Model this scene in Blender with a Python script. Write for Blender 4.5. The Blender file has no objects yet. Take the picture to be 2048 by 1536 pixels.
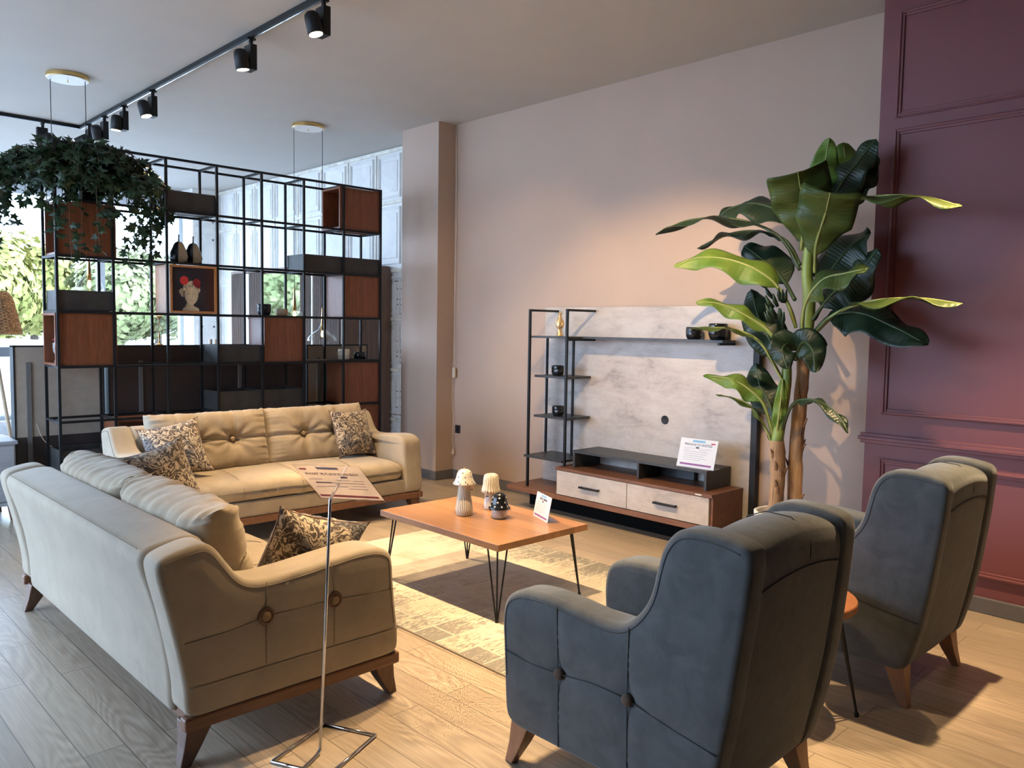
import bpy, bmesh, math, random
from math import sin, cos, pi, radians, sqrt, exp
from mathutils import Vector, Matrix, noise, geometry
random.seed(7)
SC = bpy.context.scene
COL = SC.collection
# ------------------------------------------------------------------ camera
cam_d = bpy.data.cameras.new('camera'); cam = bpy.data.objects.new('camera', cam_d); COL.objects.link(cam)
cam_d.sensor_fit = 'HORIZONTAL'; cam_d.sensor_width = 36; cam_d.lens = 1613.4 * 36 / 2048
cam_d.clip_start = .05; cam_d.clip_end = 300
def _R(yaw, pitch, roll):
    cy, sy, cp, sp = cos(yaw), sin(yaw), cos(pitch), sin(pitch)
    f = Vector((sy*cp, cy*cp, -sp)); r = Vector((cy, -sy, 0)); d = f.cross(r)
    cr, sr = cos(roll), sin(roll)
    return r*cr + d*sr, d*cr - r*sr, f
_r, _d, _f = _R(0.76720524, 0.06947205, -0.01590376)
cam.matrix_world = Matrix(((_r.x, -_d.x, -_f.x, 0), (_r.y, -_d.y, -_f.y, 0), (_r.z, -_d.z, -_f.z, 1.5), (0, 0, 0, 1)))
SC.camera = cam
# ------------------------------------------------------------------ world, exposure
w = bpy.data.worlds.new('sky'); SC.world = w; w.use_nodes = True
bg = w.node_tree.nodes['Background']
SKY = 12.0
bg.inputs[0].default_value = (.57, .735, 1.0, 1); bg.inputs[1].default_value = SKY
vs = SC.view_settings; vs.view_transform = 'Standard'; vs.look = 'None'; vs.gamma = 1; vs.use_curve_mapping = False
vs.exposure = 0.0
SPOT_W = 124.0
def portal(name, loc, rot, sx, sy):
    l = bpy.data.lights.new(name, 'AREA'); l.shape = 'RECTANGLE'; l.size = sx; l.size_y = sy; l.cycles.is_portal = True
    o = bpy.data.objects.new(name, l); COL.objects.link(o); o.location = loc; o.rotation_euler = rot
# windows of the shop front: along x = -3.4 (side) and y = 12.2 (far end)
portal('side_window_portal', (-2.38, 7.8, 1.68), (0, -pi/2, 0), 3.1, 8.7)
portal('far_window_portal', (1.23, 12.18, 1.7), (-pi/2, 0, 0), 7.2, 3.0)
# ------------------------------------------------------------------ helpers
def tag(o, label=None, cat=None, group=None, kind=None):
    if label: o['label'] = label
    if cat: o['category'] = cat
    if group: o['group'] = group
    if kind: o['kind'] = kind
    return o
def thing(name, label, cat, loc=(0, 0, 0), rz=0, group=None):
    o = bpy.data.objects.new(name, None); COL.objects.link(o); o.empty_display_size = .1
    o.location = loc; o.rotation_euler = (0, 0, rz)
    return tag(o, label, cat, group)
def mesh(name, V, F, mat, parent=None, smooth=False, world=False, loc=None, rot=None, bevel=0, autosmooth=None):
    """one mesh object. world=True: verts are world coordinates, shifted into the (unrotated) parent's frame"""
    if world and parent is not None:
        L = parent.location
        if parent.parent is not None: L = L + parent.parent.location
        V = [(v[0]-L.x, v[1]-L.y, v[2]-L.z) for v in V]
    me = bpy.data.meshes.new(name); me.from_pydata([tuple(v) for v in V], [], F); me.validate(); me.update()
    if smooth: me.polygons.foreach_set('use_smooth', [True]*len(me.polygons))
    mats = mat if isinstance(mat, (list, tuple)) else [mat]
    for m in mats: me.materials.append(m)
    o = bpy.data.objects.new(name, me); COL.objects.link(o)
    if parent: o.parent = parent
    if loc: o.location = loc
    if rot: o.rotation_euler = rot
    if bevel:
        b = o.modifiers.new('b', 'BEVEL'); b.width = bevel; b.segments = 2; b.limit_method = 'ANGLE'; b.angle_limit = radians(40)
    return o
def single(name, V, F, mat, label, cat, base, group=None, **k):
    V = [(v[0]-base[0], v[1]-base[1], v[2]-base[2]) for v in V]
    o = mesh(name, V, F, mat, None, **k); o.location = base
    return tag(o, label, cat, group)
def structure(name, V, F, mat, **k):
    return tag(mesh(name, V, F, mat, None, **k), kind='structure')
def J(*parts):
    V = []; F = []
    for v, f in parts:
        n = len(V); V += list(v); F += [tuple(i+n for i in q) for q in f]
    return V, F
def bx(x0, x1, y0, y1, z0, z1):
    V = [(x, y, z) for z in (z0, z1) for y in (y0, y1) for x in (x0, x1)]
    return V, [(0,2,3,1), (4,5,7,6), (0,1,5,4), (2,6,7,3), (0,4,6,2), (1,3,7,5)]
def tube(P, r, n=8, closed=False, cap=True):
    P = [Vector(p) for p in P]; N = len(P); V = []; F = []
    rr = r if isinstance(r, (list, tuple)) else [r]*N
    up = None
    for i, p in enumerate(P):
        if closed: t = (P[(i+1) % N]-P[i-1])
        else: t = (P[min(i+1, N-1)]-P[max(i-1, 0)])
        if t.length < 1e-9: t = Vector((0, 0, 1))
        t.normalize()
        if up is None:
            a = Vector((0, 0, 1)) if abs(t.z) < .9 else Vector((1, 0, 0)); up = t.cross(a).normalized()
        else:
            up = (up - t*up.dot(t))
            up = up.normalized() if up.length > 1e-6 else t.cross(Vector((0, 0, 1))).normalized()
        s = t.cross(up)
        for k in range(n):
            a = 2*pi*k/n; V.append(tuple(p + (up*cos(a)+s*sin(a))*rr[i]))
    M = N if closed else N-1
    for i in range(M):
        for k in range(n):
            a = i*n+k; b = i*n+(k+1) % n; c = ((i+1) % N)*n+(k+1) % n; d = ((i+1) % N)*n+k
            F.append((a, b, c, d))
    if cap and not closed:
        F.append(tuple(range(n-1, -1, -1))); F.append(tuple((N-1)*n+k for k in range(n)))
    return V, F
def bar(p, q, w, h=None):
    """square section bar between p and q"""
    h = h or w
    p = Vector(p); q = Vector(q); t = (q-p).normalized()
    a = Vector((0, 0, 1)) if abs(t.z) < .9 else Vector((0, 1, 0))
    s = t.cross(a).normalized(); u = s.cross(t)
    V = [tuple(b + s*i*w/2 + u*j*h/2) for b in (p, q) for i, j in ((-1,-1), (1,-1), (1,1), (-1,1))]
    return V, [(0,1,2,3), (7,6,5,4), (0,4,5,1), (1,5,6,2), (2,6,7,3), (3,7,4,0)]
def lathe(prof, c=(0, 0, 0), n=32, fn=None):
    V = []; F = []
    for i, (r, z) in enumerate(prof):
        for k in range(n):
            a = 2*pi*k/n; rr = r*(fn(a, z) if fn else 1)
            V.append((c[0]+rr*cos(a), c[1]+rr*sin(a), c[2]+z))
    for i in range(len(prof)-1):
        for k in range(n):
            F.append((i*n+k, i*n+(k+1) % n, (i+1)*n+(k+1) % n, (i+1)*n+k))
    if prof[0][0] > 1e-4: F.append(tuple(range(n-1, -1, -1)))
    if prof[-1][0] > 1e-4: F.append(tuple((len(prof)-1)*n+k for k in range(n)))
    return V, F
def crom(P, n=8, closed=False):
    P = [Vector(p) for p in P]; N = len(P); out = []
    rng = range(N) if closed else range(N-1)
    for i in rng:
        if closed: a, b, c, d = P[i-1], P[i], P[(i+1) % N], P[(i+2) % N]
        else: a, b, c, d = P[max(i-1, 0)], P[i], P[i+1], P[min(i+2, N-1)]
        for k in range(n):
            t = k/n
            out.append(.5*((2*b)+(c-a)*t+(2*a-5*b+4*c-d)*t*t+(3*b-a-3*c+d)*t**3))
    if not closed: out.append(P[-1].copy())
    return out
def densify(P, m=.05):
    out = []
    for i in range(len(P)):
        a, b = Vector(P[i]), Vector(P[(i+1) % len(P)]); k = max(1, int((b-a).length/m))
        out += [a.lerp(b, j/k) for j in range(k)]
    return out
def chaikin(P, k=2):
    P = [Vector(p) for p in P]
    for _ in range(k):
        Q = []
        for i in range(len(P)):
            a, b = P[i], P[(i+1) % len(P)]
            Q += [a*.75+b*.25, a*.25+b*.75]
        P = Q
    return P
def puffy(prof, a0, a1, r, fn, nr=5, cap=None, grid=.016):
    """prof: closed list of 2-D points; extruded from a0 to a1 with rounded rims of radius r; fn(p, q, a) -> xyz"""
    P = [Vector((p[0], p[1])) for p in prof]; N = len(P)
    area = sum(P[i].x*P[(i+1) % N].y - P[(i+1) % N].x*P[i].y for i in range(N))
    if area < 0: P.reverse()
    nrm = []
    for i in range(N):
        t = P[(i+1) % N]-P[i-1]; nrm.append(Vector((t.y, -t.x)).normalized())
    rings = []
    for k in range(nr+1):
        a = k/nr*pi/2; rings.append((r*(1-sin(a)), a0+r*(1-cos(a))))
    for k in range(nr, -1, -1):
        a = k/nr*pi/2; rings.append((r*(1-sin(a)), a1-r*(1-cos(a))))
    V = []; F = []
    for ins, a in rings:
        for i in range(N):
            q = P[i]-nrm[i]*ins; V.append(tuple(fn(q.x, q.y, a)))
    for j in range(len(rings)-1):
        for i in range(N):
            F.append((j*N+i, j*N+(i+1) % N, (j+1)*N+(i+1) % N, (j+1)*N+i))
    for base, ins, fl in ((0, rings[0][0], True), ((len(rings)-1)*N, rings[-1][0], False)):
        Q = [Vector((*(P[i]-nrm[i]*ins), 0)) for i in range(N)]
        if cap and fl:
            Q2 = [Vector((q.x, q.y)) for q in Q]
            x0, x1 = min(q.x for q in Q2), max(q.x for q in Q2); y0, y1 = min(q.y for q in Q2), max(q.y for q in Q2)
            pts = []
            for i in range(int((x1-x0)/grid)+1):
                for j in range(int((y1-y0)/grid)+1):
                    p = Vector((x0+(i+.5*(j % 2))*grid, y0+j*grid*.9))
                    ins_ = False; k = N-1
                    for m in range(N):
                        a, b = Q2[m], Q2[k]
                        if (a.y > p.y) != (b.y > p.y) and p.x < (b.x-a.x)*(p.y-a.y)/(b.y-a.y)+a.x: ins_ = not ins_
                        k = m
                    if ins_ and min((p-q).length_squared for q in Q2) > (grid*.6)**2: pts.append(p)
            r_ = geometry.delaunay_2d_cdt(Q2+pts, [], [list(range(N))], 1, 1e-5)
            base2 = len(V); mp_ = []
            for vi, v in enumerate(r_[0]):
                src = r_[3][vi]; b_ = [q for q in src if q < N]
                if b_: mp_.append(base+b_[0])
                else:
                    d = sqrt(min((v-q).length_squared for q in Q2)); mp_.append(len(V)); V.append(tuple(fn(v.x, v.y, rings[0][1]-cap(v.x, v.y, d))))
            for f in r_[2]:
                a, b, c = [r_[0][k] for k in f[:3]]
                ccw = (b-a).cross(c-a) > 0
                tr = tuple(mp_[k] for k in (f if ccw else reversed(f))); F.append(tuple(reversed(tr)))
            continue
        for tri in geometry.tessellate_polygon([Q]):
            a, b, c = [Q[k] for k in tri]
            ccw = (b-a).cross(c-a).z > 0
            tr = tuple(base+k for k in (tri if ccw else reversed(tri)))
            F.append(tuple(reversed(tr)) if fl else tr)
    return V, F
def sdist(x, y, L):
    best = 9
    p = Vector((x, y))
    for a, b in zip(L[:-1], L[1:]):
        a = Vector(a); b = Vector(b); t = max(0, min(1, (p-a).dot(b-a)/(b-a).length_squared)); best = min(best, (p-a-(b-a)*t).length)
    return best
def tuft(seams, btns, amp):
    def f(x, y, d):
        k = amp*min(1, d/.055)**.7
        for L in seams:
            q = sdist(x, y, L); k *= 1-.98*(.6*exp(-(q/.009)**2)+.4*exp(-(q/.045)**2))
        for bx_, by_ in btns:
            q = (x-bx_)**2+(y-by_)**2; k -= .010*exp(-q/.022**2)+.006*exp(-q/.055**2)
        return k
    return f
def inset_line(prof, d):
    """points of a closed profile moved inwards by d"""
    P = [Vector((p[0], p[1])) for p in prof]; N = len(P)
    area = sum(P[i].x*P[(i+1) % N].y - P[(i+1) % N].x*P[i].y for i in range(N)); s = 1 if area > 0 else -1
    out = []
    for i in range(N):
        t = P[(i+1) % N]-P[i-1]; n = Vector((t.y, -t.x)).normalized()*s
        out.append(P[i]-n*d)
    return out
def rbox(x0, x1, y0, y1, z0, z1, r, n=14, fn=None):
    c = Vector(((x0+x1)/2, (y0+y1)/2, (z0+z1)/2)); h = Vector(((x1-x0)/2, (y1-y0)/2, (z1-z0)/2))
    r = min(r, h.x*.999, h.y*.999, h.z*.999)
    V = []; F = []; idx = {}
    def coords(hh):
        e = [-hh + r*(1-cos(k/4*pi/2)) for k in range(5)]
        m = [(-hh+r)+(2*hh-2*r)*k/n for k in range(1, n)] if hh-r > 1e-4 else []
        return e + m + [-q for q in reversed(e)]
    C3 = [coords(h.x), coords(h.y), coords(h.z)]
    def add(p):
        q = Vector((max(-h.x+r, min(h.x-r, p.x)), max(-h.y+r, min(h.y-r, p.y)), max(-h.z+r, min(h.z-r, p.z))))
        d = p-q
        if d.length > 1e-9: d = d.normalized()*r
        o = q+d; k = (round(o.x, 5), round(o.y, 5), round(o.z, 5))
        if k not in idx:
            idx[k] = len(V); oo = o+c
            if fn: oo = Vector(fn(oo, o, h))
            V.append(tuple(oo))
        return idx[k]
    for ax in range(3):
        u, v = (ax+1) % 3, (ax+2) % 3
        for s in (-1, 1):
            g = []
            for a in C3[u]:
                row = []
                for b in C3[v]:
                    p = Vector((0, 0, 0)); p[ax] = s*h[ax]; p[u] = a; p[v] = b; row.append(add(p))
                g.append(row)
            for i in range(len(g)-1):
                for j in range(len(g[0])-1):
                    q = [g[i][j], g[i+1][j], g[i+1][j+1], g[i][j+1]]
                    if s < 0: q.reverse()
                    q = [a for k, a in enumerate(q) if a != q[k-1]]
                    if len(q) > 2: F.append(tuple(q))
    return V, F
def cushion(w, h, t, n=40, e=2.2, m=.5, conc=.06, ears=.0, btn=(), seamu=(), seamv=(), wr=0.0, seed=0, fold=0.0):
    V = []; F = []; idx = {}
    S = [sin(pi/2*(-1+2*i/n)) for i in range(n+1)]
    for side in (1, -1):
        for i, u in enumerate(S):
            for j, v in enumerate(S):
                T = (max(0, 1-abs(u)**e)*max(0, 1-abs(v)**e))**m
                for bu, bv in btn:
                    if side > 0:
                        d2 = ((u-bu)*w/2)**2+((v-bv)*h/2)**2; T *= 1-.55*exp(-d2/.045**2)-.18*exp(-d2/.12**2)
                        # radiating pleats
                        ang = math.atan2((v-bv)*h, (u-bu)*w); T *= 1+.10*sin(ang*9+seed+2*sin(ang*2))*exp(-d2/.13**2)*(1-exp(-d2/.03**2))
                for su in seamu:
                    if side > 0: T *= 1-.10*exp(-((u-su)*w/2/.009)**2)-.06*exp(-((u-su)*w/2/.04)**2)
                for sv in seamv:
                    if side > 0: T *= 1-.13*exp(-((v-sv)*h/2/.010)**2)-.08*exp(-((v-sv)*h/2/.04)**2)
                x = u*w/2*(1-conc*(1-v*v)); y = v*h/2*(1-conc*(1-u*u))
                if ears: x += ears*u*abs(u*v)**6; y += ears*v*abs(u*v)**6
                z = side*t/2*T
                if wr:
                    rim = max(abs(u), abs(v))
                    q = Vector((x*5+seed, y*5, side*2+seed)); z += wr*noise.noise(q)*(1-rim**6)
                    if fold:
                        al = x if abs(v) > abs(u) else y
                        k = exp(-((rim-.9)/.16)**2)
                        f = noise.noise(Vector((al*26+seed, seed*3.1, side*1.3)))+.6*noise.noise(Vector((al*55+seed, 3, side)))
                        y += fold*f*k*(1 if v > 0 else .4)*(1 if v > 0 else -1); z += side*fold*f*k
                key = (i, j) if (i in (0, n) or j in (0, n)) else (i, j, side)
                if key not in idx: idx[key] = len(V); V.append((x, y, z))
        for i in range(n):
            for j in range(n):
                def g(a, b): return idx[(a, b)] if (a in (0, n) or b in (0, n)) else idx[(a, b, side)]
                q = [g(i, j), g(i+1, j), g(i+1, j+1), g(i, j+1)]
                if side < 0: q.reverse()
                F.append(tuple(q))
    return V, F
def xf(vf, M):
    V, F = vf; return [tuple(M @ Vector(v)) for v in V], F
def copy_tree(o, parent=None):
    c = o.copy(); COL.objects.link(c); c.parent = parent
    for ch in list(o.children): copy_tree(ch, c)
    return c
# ------------------------------------------------------------------ materials
MATS = {}
def nt(name):
    m = bpy.data.materials.new(name); m.use_nodes = True; t = m.node_tree
    return m, t.nodes, t.links, t.nodes['Principled BSDF']
def ramp(N, stops, interp='LINEAR'):
    r = N.new('ShaderNodeValToRGB'); r.color_ramp.interpolation = interp; e = r.color_ramp.elements
    while len(e) < len(stops): e.new(.5)
    for i, (p, c) in enumerate(stops):
        e[i].position = p; e[i].color = (c[0], c[1], c[2], 1) if len(c) == 3 else c
    return r
def objcoord(N, L, scale=(1, 1, 1), rot=(0, 0, 0)):
    tc = N.new('ShaderNodeTexCoord'); mp = N.new('ShaderNodeMapping'); mp.inputs['Scale'].default_value = scale
    mp.inputs['Rotation'].default_value = rot
    L.new(tc.outputs['Object'], mp.inputs[0]); return mp
def noise_n(N, L, vec, scale, detail=4, dist=0, rough=.5):
    n = N.new('ShaderNodeTexNoise'); n.inputs['Scale'].default_value = scale; n.inputs['Detail'].default_value = detail
    n.inputs['Distortion'].default_value = dist; n.inputs['Roughness'].default_value = rough; L.new(vec, n.inputs['Vector']); return n
def bump(N, L, b, h, strength=.2, dist=.01):
    bp = N.new('ShaderNodeBump'); bp.inputs['Strength'].default_value = strength; bp.inputs['Distance'].default_value = dist
    L.new(h, bp.inputs['Height']); L.new(bp.outputs[0], b.inputs['Normal']); return bp
def plain(name, c, rough=.5, metal=0, spec=.5, **k):
    m, N, L, b = nt(name); b.inputs['Base Color'].default_value = (*c, 1); b.inputs['Roughness'].default_value = rough
    b.inputs['Metallic'].default_value = metal; b.inputs['Specular IOR Level'].default_value = spec
    # faint procedural variation so that no surface is perfectly flat
    mp = objcoord(N, L); n = noise_n(N, L, mp.outputs[0], k.get('vs', 18), 3)
    r = ramp(N, [(.3, tuple(max(0, q*(1-k.get('var', .06))) for q in c)), (.7, tuple(min(1, q*(1+k.get('var', .06))) for q in c))])
    L.new(n.outputs[0], r.inputs[0]); L.new(r.outputs[0], b.inputs['Base Color'])
    if k.get('bump'): bump(N, L, b, noise_n(N, L, mp.outputs[0], k.get('bs', 120), 3).outputs[0], k['bump'], .002)
    MATS[name] = m; return m
def fabric(name, c, var=.16, scale=9, sheen=.4, sheenc=(1, 1, 1), rough=.85, wr=0, weave=500):
    m, N, L, b = nt(name); b.inputs['Roughness'].default_value = rough; b.inputs['Specular IOR Level'].default_value = .25
    b.inputs['Sheen Weight'].default_value = sheen; b.inputs['Sheen Roughness'].default_value = .4; b.inputs['Sheen Tint'].default_value = (*sheenc, 1)
    mp = objcoord(N, L)
    n = noise_n(N, L, mp.outputs[0], scale, 8, .6, .62)
    r = ramp(N, [(.3, tuple(q*(1-var) for q in c)), (.5, c), (.72, tuple(min(1, q*(1+var)) for q in c))])
    L.new(n.outputs[0], r.inputs[0]); L.new(r.outputs[0], b.inputs['Base Color'])
    f = noise_n(N, L, mp.outputs[0], weave, 2)
    g = noise_n(N, L, mp.outputs[0], scale*2.2, 6, .8)
    ad = N.new('ShaderNodeMath'); ad.operation = 'MULTIPLY_ADD'; ad.inputs[1].default_value = 3.0
    L.new(g.outputs[0], ad.inputs[0]); L.new(f.outputs[0], ad.inputs[2])
    bump(N, L, b, ad.outputs[0], .22, .003)
    MATS[name] = m; return m
def wood(name, c1, c2, axis='x', rough=.4, s=1.0, band=0, coat=0):
    """grain runs along axis; band = board width across"""
    m, N, L, b = nt(name); b.inputs['Roughness'].default_value = rough
    b.inputs['Coat Weight'].default_value = coat; b.inputs['Coat Roughness'].default_value = .25
    sc = {'x': (1, 12, 12), 'y': (12, 1, 12), 'z': (12, 12, 1)}[axis]
    mp = objcoord(N, L, tuple(q*s for q in sc))
    n = noise_n(N, L, mp.outputs[0], 1.3, 8, 1.6, .6)
    n2 = noise_n(N, L, mp.outputs[0], 6, 4, .3)
    mx = N.new('ShaderNodeMix'); mx.inputs[0].default_value = .35
    L.new(n.outputs[0], mx.inputs[2]); L.new(n2.outputs[0], mx.inputs[3])
    mid = tuple((p+q)/2 for p, q in zip(c1, c2))
    r = ramp(N, [(.32, c1), (.5, mid), (.68, c2)])
    L.new(mx.outputs[0], r.inputs[0])
    col = r.outputs[0]
    if band:
        tc = N.new('ShaderNodeTexCoord'); sp = N.new('ShaderNodeSeparateXYZ'); L.new(tc.outputs['Object'], sp.inputs[0])
        dv = N.new('ShaderNodeMath'); dv.operation = 'DIVIDE'; dv.inputs[1].default_value = band
        L.new(sp.outputs[{'x': 1, 'y': 0, 'z': 0}[axis]], dv.inputs[0])
        fl = N.new('ShaderNodeMath'); fl.operation = 'FLOOR'; L.new(dv.outputs[0], fl.inputs[0])
        wn = N.new('ShaderNodeTexWhiteNoise'); wn.noise_dimensions = '1D'; L.new(fl.outputs[0], wn.inputs['W'])
        mr = N.new('ShaderNodeMapRange'); mr.inputs[3].default_value = .72; mr.inputs[4].default_value = 1.22; L.new(wn.outputs[0], mr.inputs[0])
        vm = N.new('ShaderNodeVectorMath'); vm.operation = 'SCALE'; L.new(col, vm.inputs[0]); L.new(mr.outputs[0], vm.inputs['Scale']); col = vm.outputs[0]
    L.new(col, b.inputs['Base Color'])
    bump(N, L, b, n2.outputs[0], .08, .002)
    MATS[name] = m; return m
# --- floor : oak laminate planks running along y
def floor_mat():
    m, N, L, b = nt('oak_laminate')
    tc = N.new('ShaderNodeTexCoord'); mp = N.new('ShaderNodeMapping'); mp.inputs['Rotation'].default_value = (0, 0, pi/2); mp.inputs['Location'].default_value = (0, .01, 0)
    L.new(tc.outputs['Object'], mp.inputs[0])
    br = N.new('ShaderNodeTexBrick'); br.offset = .37; br.offset_frequency = 2; br.squash = 1
    br.inputs['Color1'].default_value = (0, 0, 0, 1); br.inputs['Color2'].default_value = (1, 1, 1, 1); br.inputs['Mortar'].default_value = (.5, .5, .5, 1)
    br.inputs['Scale'].default_value = 1; br.inputs['Mortar Size'].default_value = .0016; br.inputs['Mortar Smooth'].default_value = .1
    br.inputs['Brick Width'].default_value = 1.24; br.inputs['Row Height'].default_value = .137; br.inputs['Bias'].default_value = 0
    L.new(mp.outputs[0], br.inputs['Vector'])
    # grain coordinates: offset by plank seed
    sp = N.new('ShaderNodeSeparateXYZ'); L.new(tc.outputs['Object'], sp.inputs[0])
    sd = N.new('ShaderNodeMath'); sd.operation = 'MULTIPLY'; sd.inputs[1].default_value = 37.0; L.new(br.outputs['Color'], sd.inputs[0])
    x4 = N.new('ShaderNodeMath'); x4.operation = 'MULTIPLY_ADD'; x4.inputs[1].default_value = 5.2; L.new(sp.outputs[0], x4.inputs[0]); L.new(sd.outputs[0], x4.inputs[2])
    y4 = N.new('ShaderNodeMath'); y4.operation = 'MULTIPLY_ADD'; y4.inputs[1].default_value = .95; L.new(sp.outputs[1], y4.inputs[0]); L.new(sd.outputs[0], y4.inputs[2])
    cb = N.new('ShaderNodeCombineXYZ'); L.new(x4.outputs[0], cb.inputs[0]); L.new(y4.outputs[0], cb.inputs[1])
    n = noise_n(N, L, cb.outputs[0], 1.0, 1.5, .3, .4)
    k = N.new('ShaderNodeMath'); k.operation = 'MULTIPLY'; k.inputs[1].default_value = 120; L.new(n.outputs[0], k.inputs[0])
    sn = N.new('ShaderNodeMath'); sn.operation = 'SINE'; L.new(k.outputs[0], sn.inputs[0])
    fine = N.new('ShaderNodeMapping'); fine.inputs['Scale'].default_value = (90, 4, 1); L.new(tc.outputs['Object'], fine.inputs[0])
    fn_ = noise_n(N, L, fine.outputs[0], 1, 4, .2)
    mskn = noise_n(N, L, cb.outputs[0], .8, 2)
    msk = ramp(N, [(.45, (0, 0, 0)), (.6, (1, 1, 1))]); L.new(mskn.outputs[0], msk.inputs[0])
    g = N.new('ShaderNodeMath'); g.operation = 'MULTIPLY'; L.new(sn.outputs[0], g.inputs[0]); L.new(msk.outputs[0], g.inputs[1])
    g2 = N.new('ShaderNodeMath'); g2.operation = 'MULTIPLY_ADD'; g2.inputs[1].default_value = .085; L.new(g.outputs[0], g2.inputs[0])
    f2 = N.new('ShaderNodeMath'); f2.operation = 'MULTIPLY_ADD'; f2.inputs[1].default_value = .55; f2.inputs[2].default_value = .22; L.new(fn_.outputs[0], f2.inputs[0]); L.new(f2.outputs[0], g2.inputs[2])
    r = ramp(N, [(.3, (.275, .215, .155)), (.5, (.385, .31, .228)), (.7, (.50, .42, .325))]); L.new(g2.outputs[0], r.inputs[0])
    tone = N.new('ShaderNodeMapRange'); tone.inputs[3].default_value = .84; tone.inputs[4].default_value = 1.12; L.new(br.outputs['Color'], tone.inputs[0])
    vm = N.new('ShaderNodeVectorMath'); vm.operation = 'SCALE'; L.new(r.outputs[0], vm.inputs[0]); L.new(tone.outputs[0], vm.inputs['Scale'])
    mx = N.new('ShaderNodeMix'); mx.data_type = 'RGBA'; L.new(br.outputs['Fac'], mx.inputs[0]); L.new(vm.outputs[0], mx.inputs[6]); mx.inputs[7].default_value = (.10, .075, .055, 1)
    L.new(mx.outputs[2], b.inputs['Base Color'])
    b.inputs['Coat Weight'].default_value = .35; b.inputs['Coat Roughness'].default_value = .28; b.inputs['Specular IOR Level'].default_value = .7
    rr = N.new('ShaderNodeMapRange'); rr.inputs[3].default_value = .30; rr.inputs[4].default_value = .46; L.new(g2.outputs[0], rr.inputs[0]); L.new(rr.outputs[0], b.inputs['Roughness'])
    bump(N, L, b, g2.outputs[0], .05, .002)
    return m
M_floor = floor_mat()
M_ceil = plain('ceiling_paint', (.50, .485, .455), .75, bump=.15, var=.02, vs=3)
M_beige = plain('mauve_beige_paint', (.48, .36, .285), .62, bump=.12, var=.025, vs=2)
M_purple = plain('plum_paint', (.185, .058, .066), .5, var=.03, vs=3)
M_base = plain('slate_baseboard_paint', (.13, .125, .13), .45)
M_black = plain('black_metal', (.009, .010, .012), .5, spec=.35, var=.1)
M_blackm = plain('matt_black', (.012, .012, .013), .6)
M_chrome = plain('chrome', (.75, .74, .73), .12, metal=1, var=.02)
M_brass = plain('brass', (.75, .52, .22), .25, metal=1)
M_white = plain('white_satin', (.78, .77, .75), .35)
M_glossw = plain('white_ceramic_gloss', (.74, .73, .70), .14)
M_pap = plain('printed_card', (.80, .79, .80), .4, var=.01)
M_cord = plain('ivory_cable', (.62, .52, .38), .5)
M_soil = plain('dark_soil', (.025, .018, .014), .9, bump=.6, bs=60, var=.4)
M_sofa = fabric('beige_suede', (.37, .31, .232), .10, 7, .35, (1, .97, .92))
M_sofac = fabric('beige_suede_cushion', (.385, .315, .225), .12, 10, .35, (1, .97, .92))
M_seam = plain('seam_thread', (.20, .155, .105), .8)
M_btn2 = fabric('tan_button', (.40, .30, .19), .1, 60, .1)
M_btn = fabric('button_leather', (.30, .20, .115), .1, 60, .1)
M_chair = fabric('slate_blue_suede', (.092, .098, .100), .20, 12, .35, (.9, .95, 1))
M_cseam = plain('dark_seam_thread', (.03, .034, .036), .8)
M_cbtn = fabric('brown_button', (.11, .075, .055), .1, 60, .1)
M_leg = wood('walnut_leg', (.085, .042, .026), (.16, .08, .048), 'z', .4)
M_legc = wood('walnut_leg_light', (.24, .11, .055), (.36, .19, .10), 'z', .4)
M_frame = wood('walnut_rail', (.12, .052, .026), (.22, .10, .05), 'x', .4)
M_cube = wood('cherry_cube', (.14, .042, .019), (.27, .092, .040), 'z', .34, 1.4)
M_tab = wood('cherry_tabletop', (.34, .160, .068), (.51, .265, .118), 'y', .30, 1.0, band=.115, coat=.3)
M_tvw = wood('walnut_tv', (.125, .052, .028), (.235, .105, .058), 'y', .42)
M_stone = plain('dark_stone_laminate', (.034, .033, .031), .5, var=.35, vs=9, bump=.3)
M_stoneb = plain('charcoal_laminate', (.040, .042, .045), .42, var=.2, vs=20, bump=.3)
M_ward = wood('ash_brown_wardrobe', (.11, .062, .042), (.235, .14, .10), 'z', .45, .8)
M_dress = wood('grey_dresser', (.30, .31, .33), (.42, .43, .45), 'x', .5)
M_backb = plain('beige_backboard', (.40, .335, .27), .6)
M_backd = plain('dark_backboard', (.045, .032, .030), .5)
M_strip = plain('grey_strip', (.16, .15, .145), .5)
M_rattan = plain('rattan', (.42, .27, .15), .7, var=.3, vs=60, bump=.8, bs=90)
def concrete():
    m, N, L, b = nt('concrete_laminate'); mp = objcoord(N, L, (1, 1, 1.8))
    n = noise_n(N, L, mp.outputs[0], 3.2, 10, .4, .7); n2 = noise_n(N, L, objcoord(N, L, (1, 2, 14)).outputs[0], 2.5, 6, .2, .7)
    mx = N.new('ShaderNodeMix'); mx.inputs[0].default_value = .25; L.new(n.outputs[0], mx.inputs[2]); L.new(n2.outputs[0], mx.inputs[3])
    r = ramp(N, [(.36, (.31, .265, .235)), (.44, (.44, .39, .355)), (.56, (.53, .48, .44)), (.7, (.56, .52, .48))]); L.new(mx.outputs[0], r.inputs[0])
    L.new(r.outputs[0], b.inputs['Base Color']); b.inputs['Roughness'].default_value = .45
    return m
M_conc = concrete()
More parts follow.
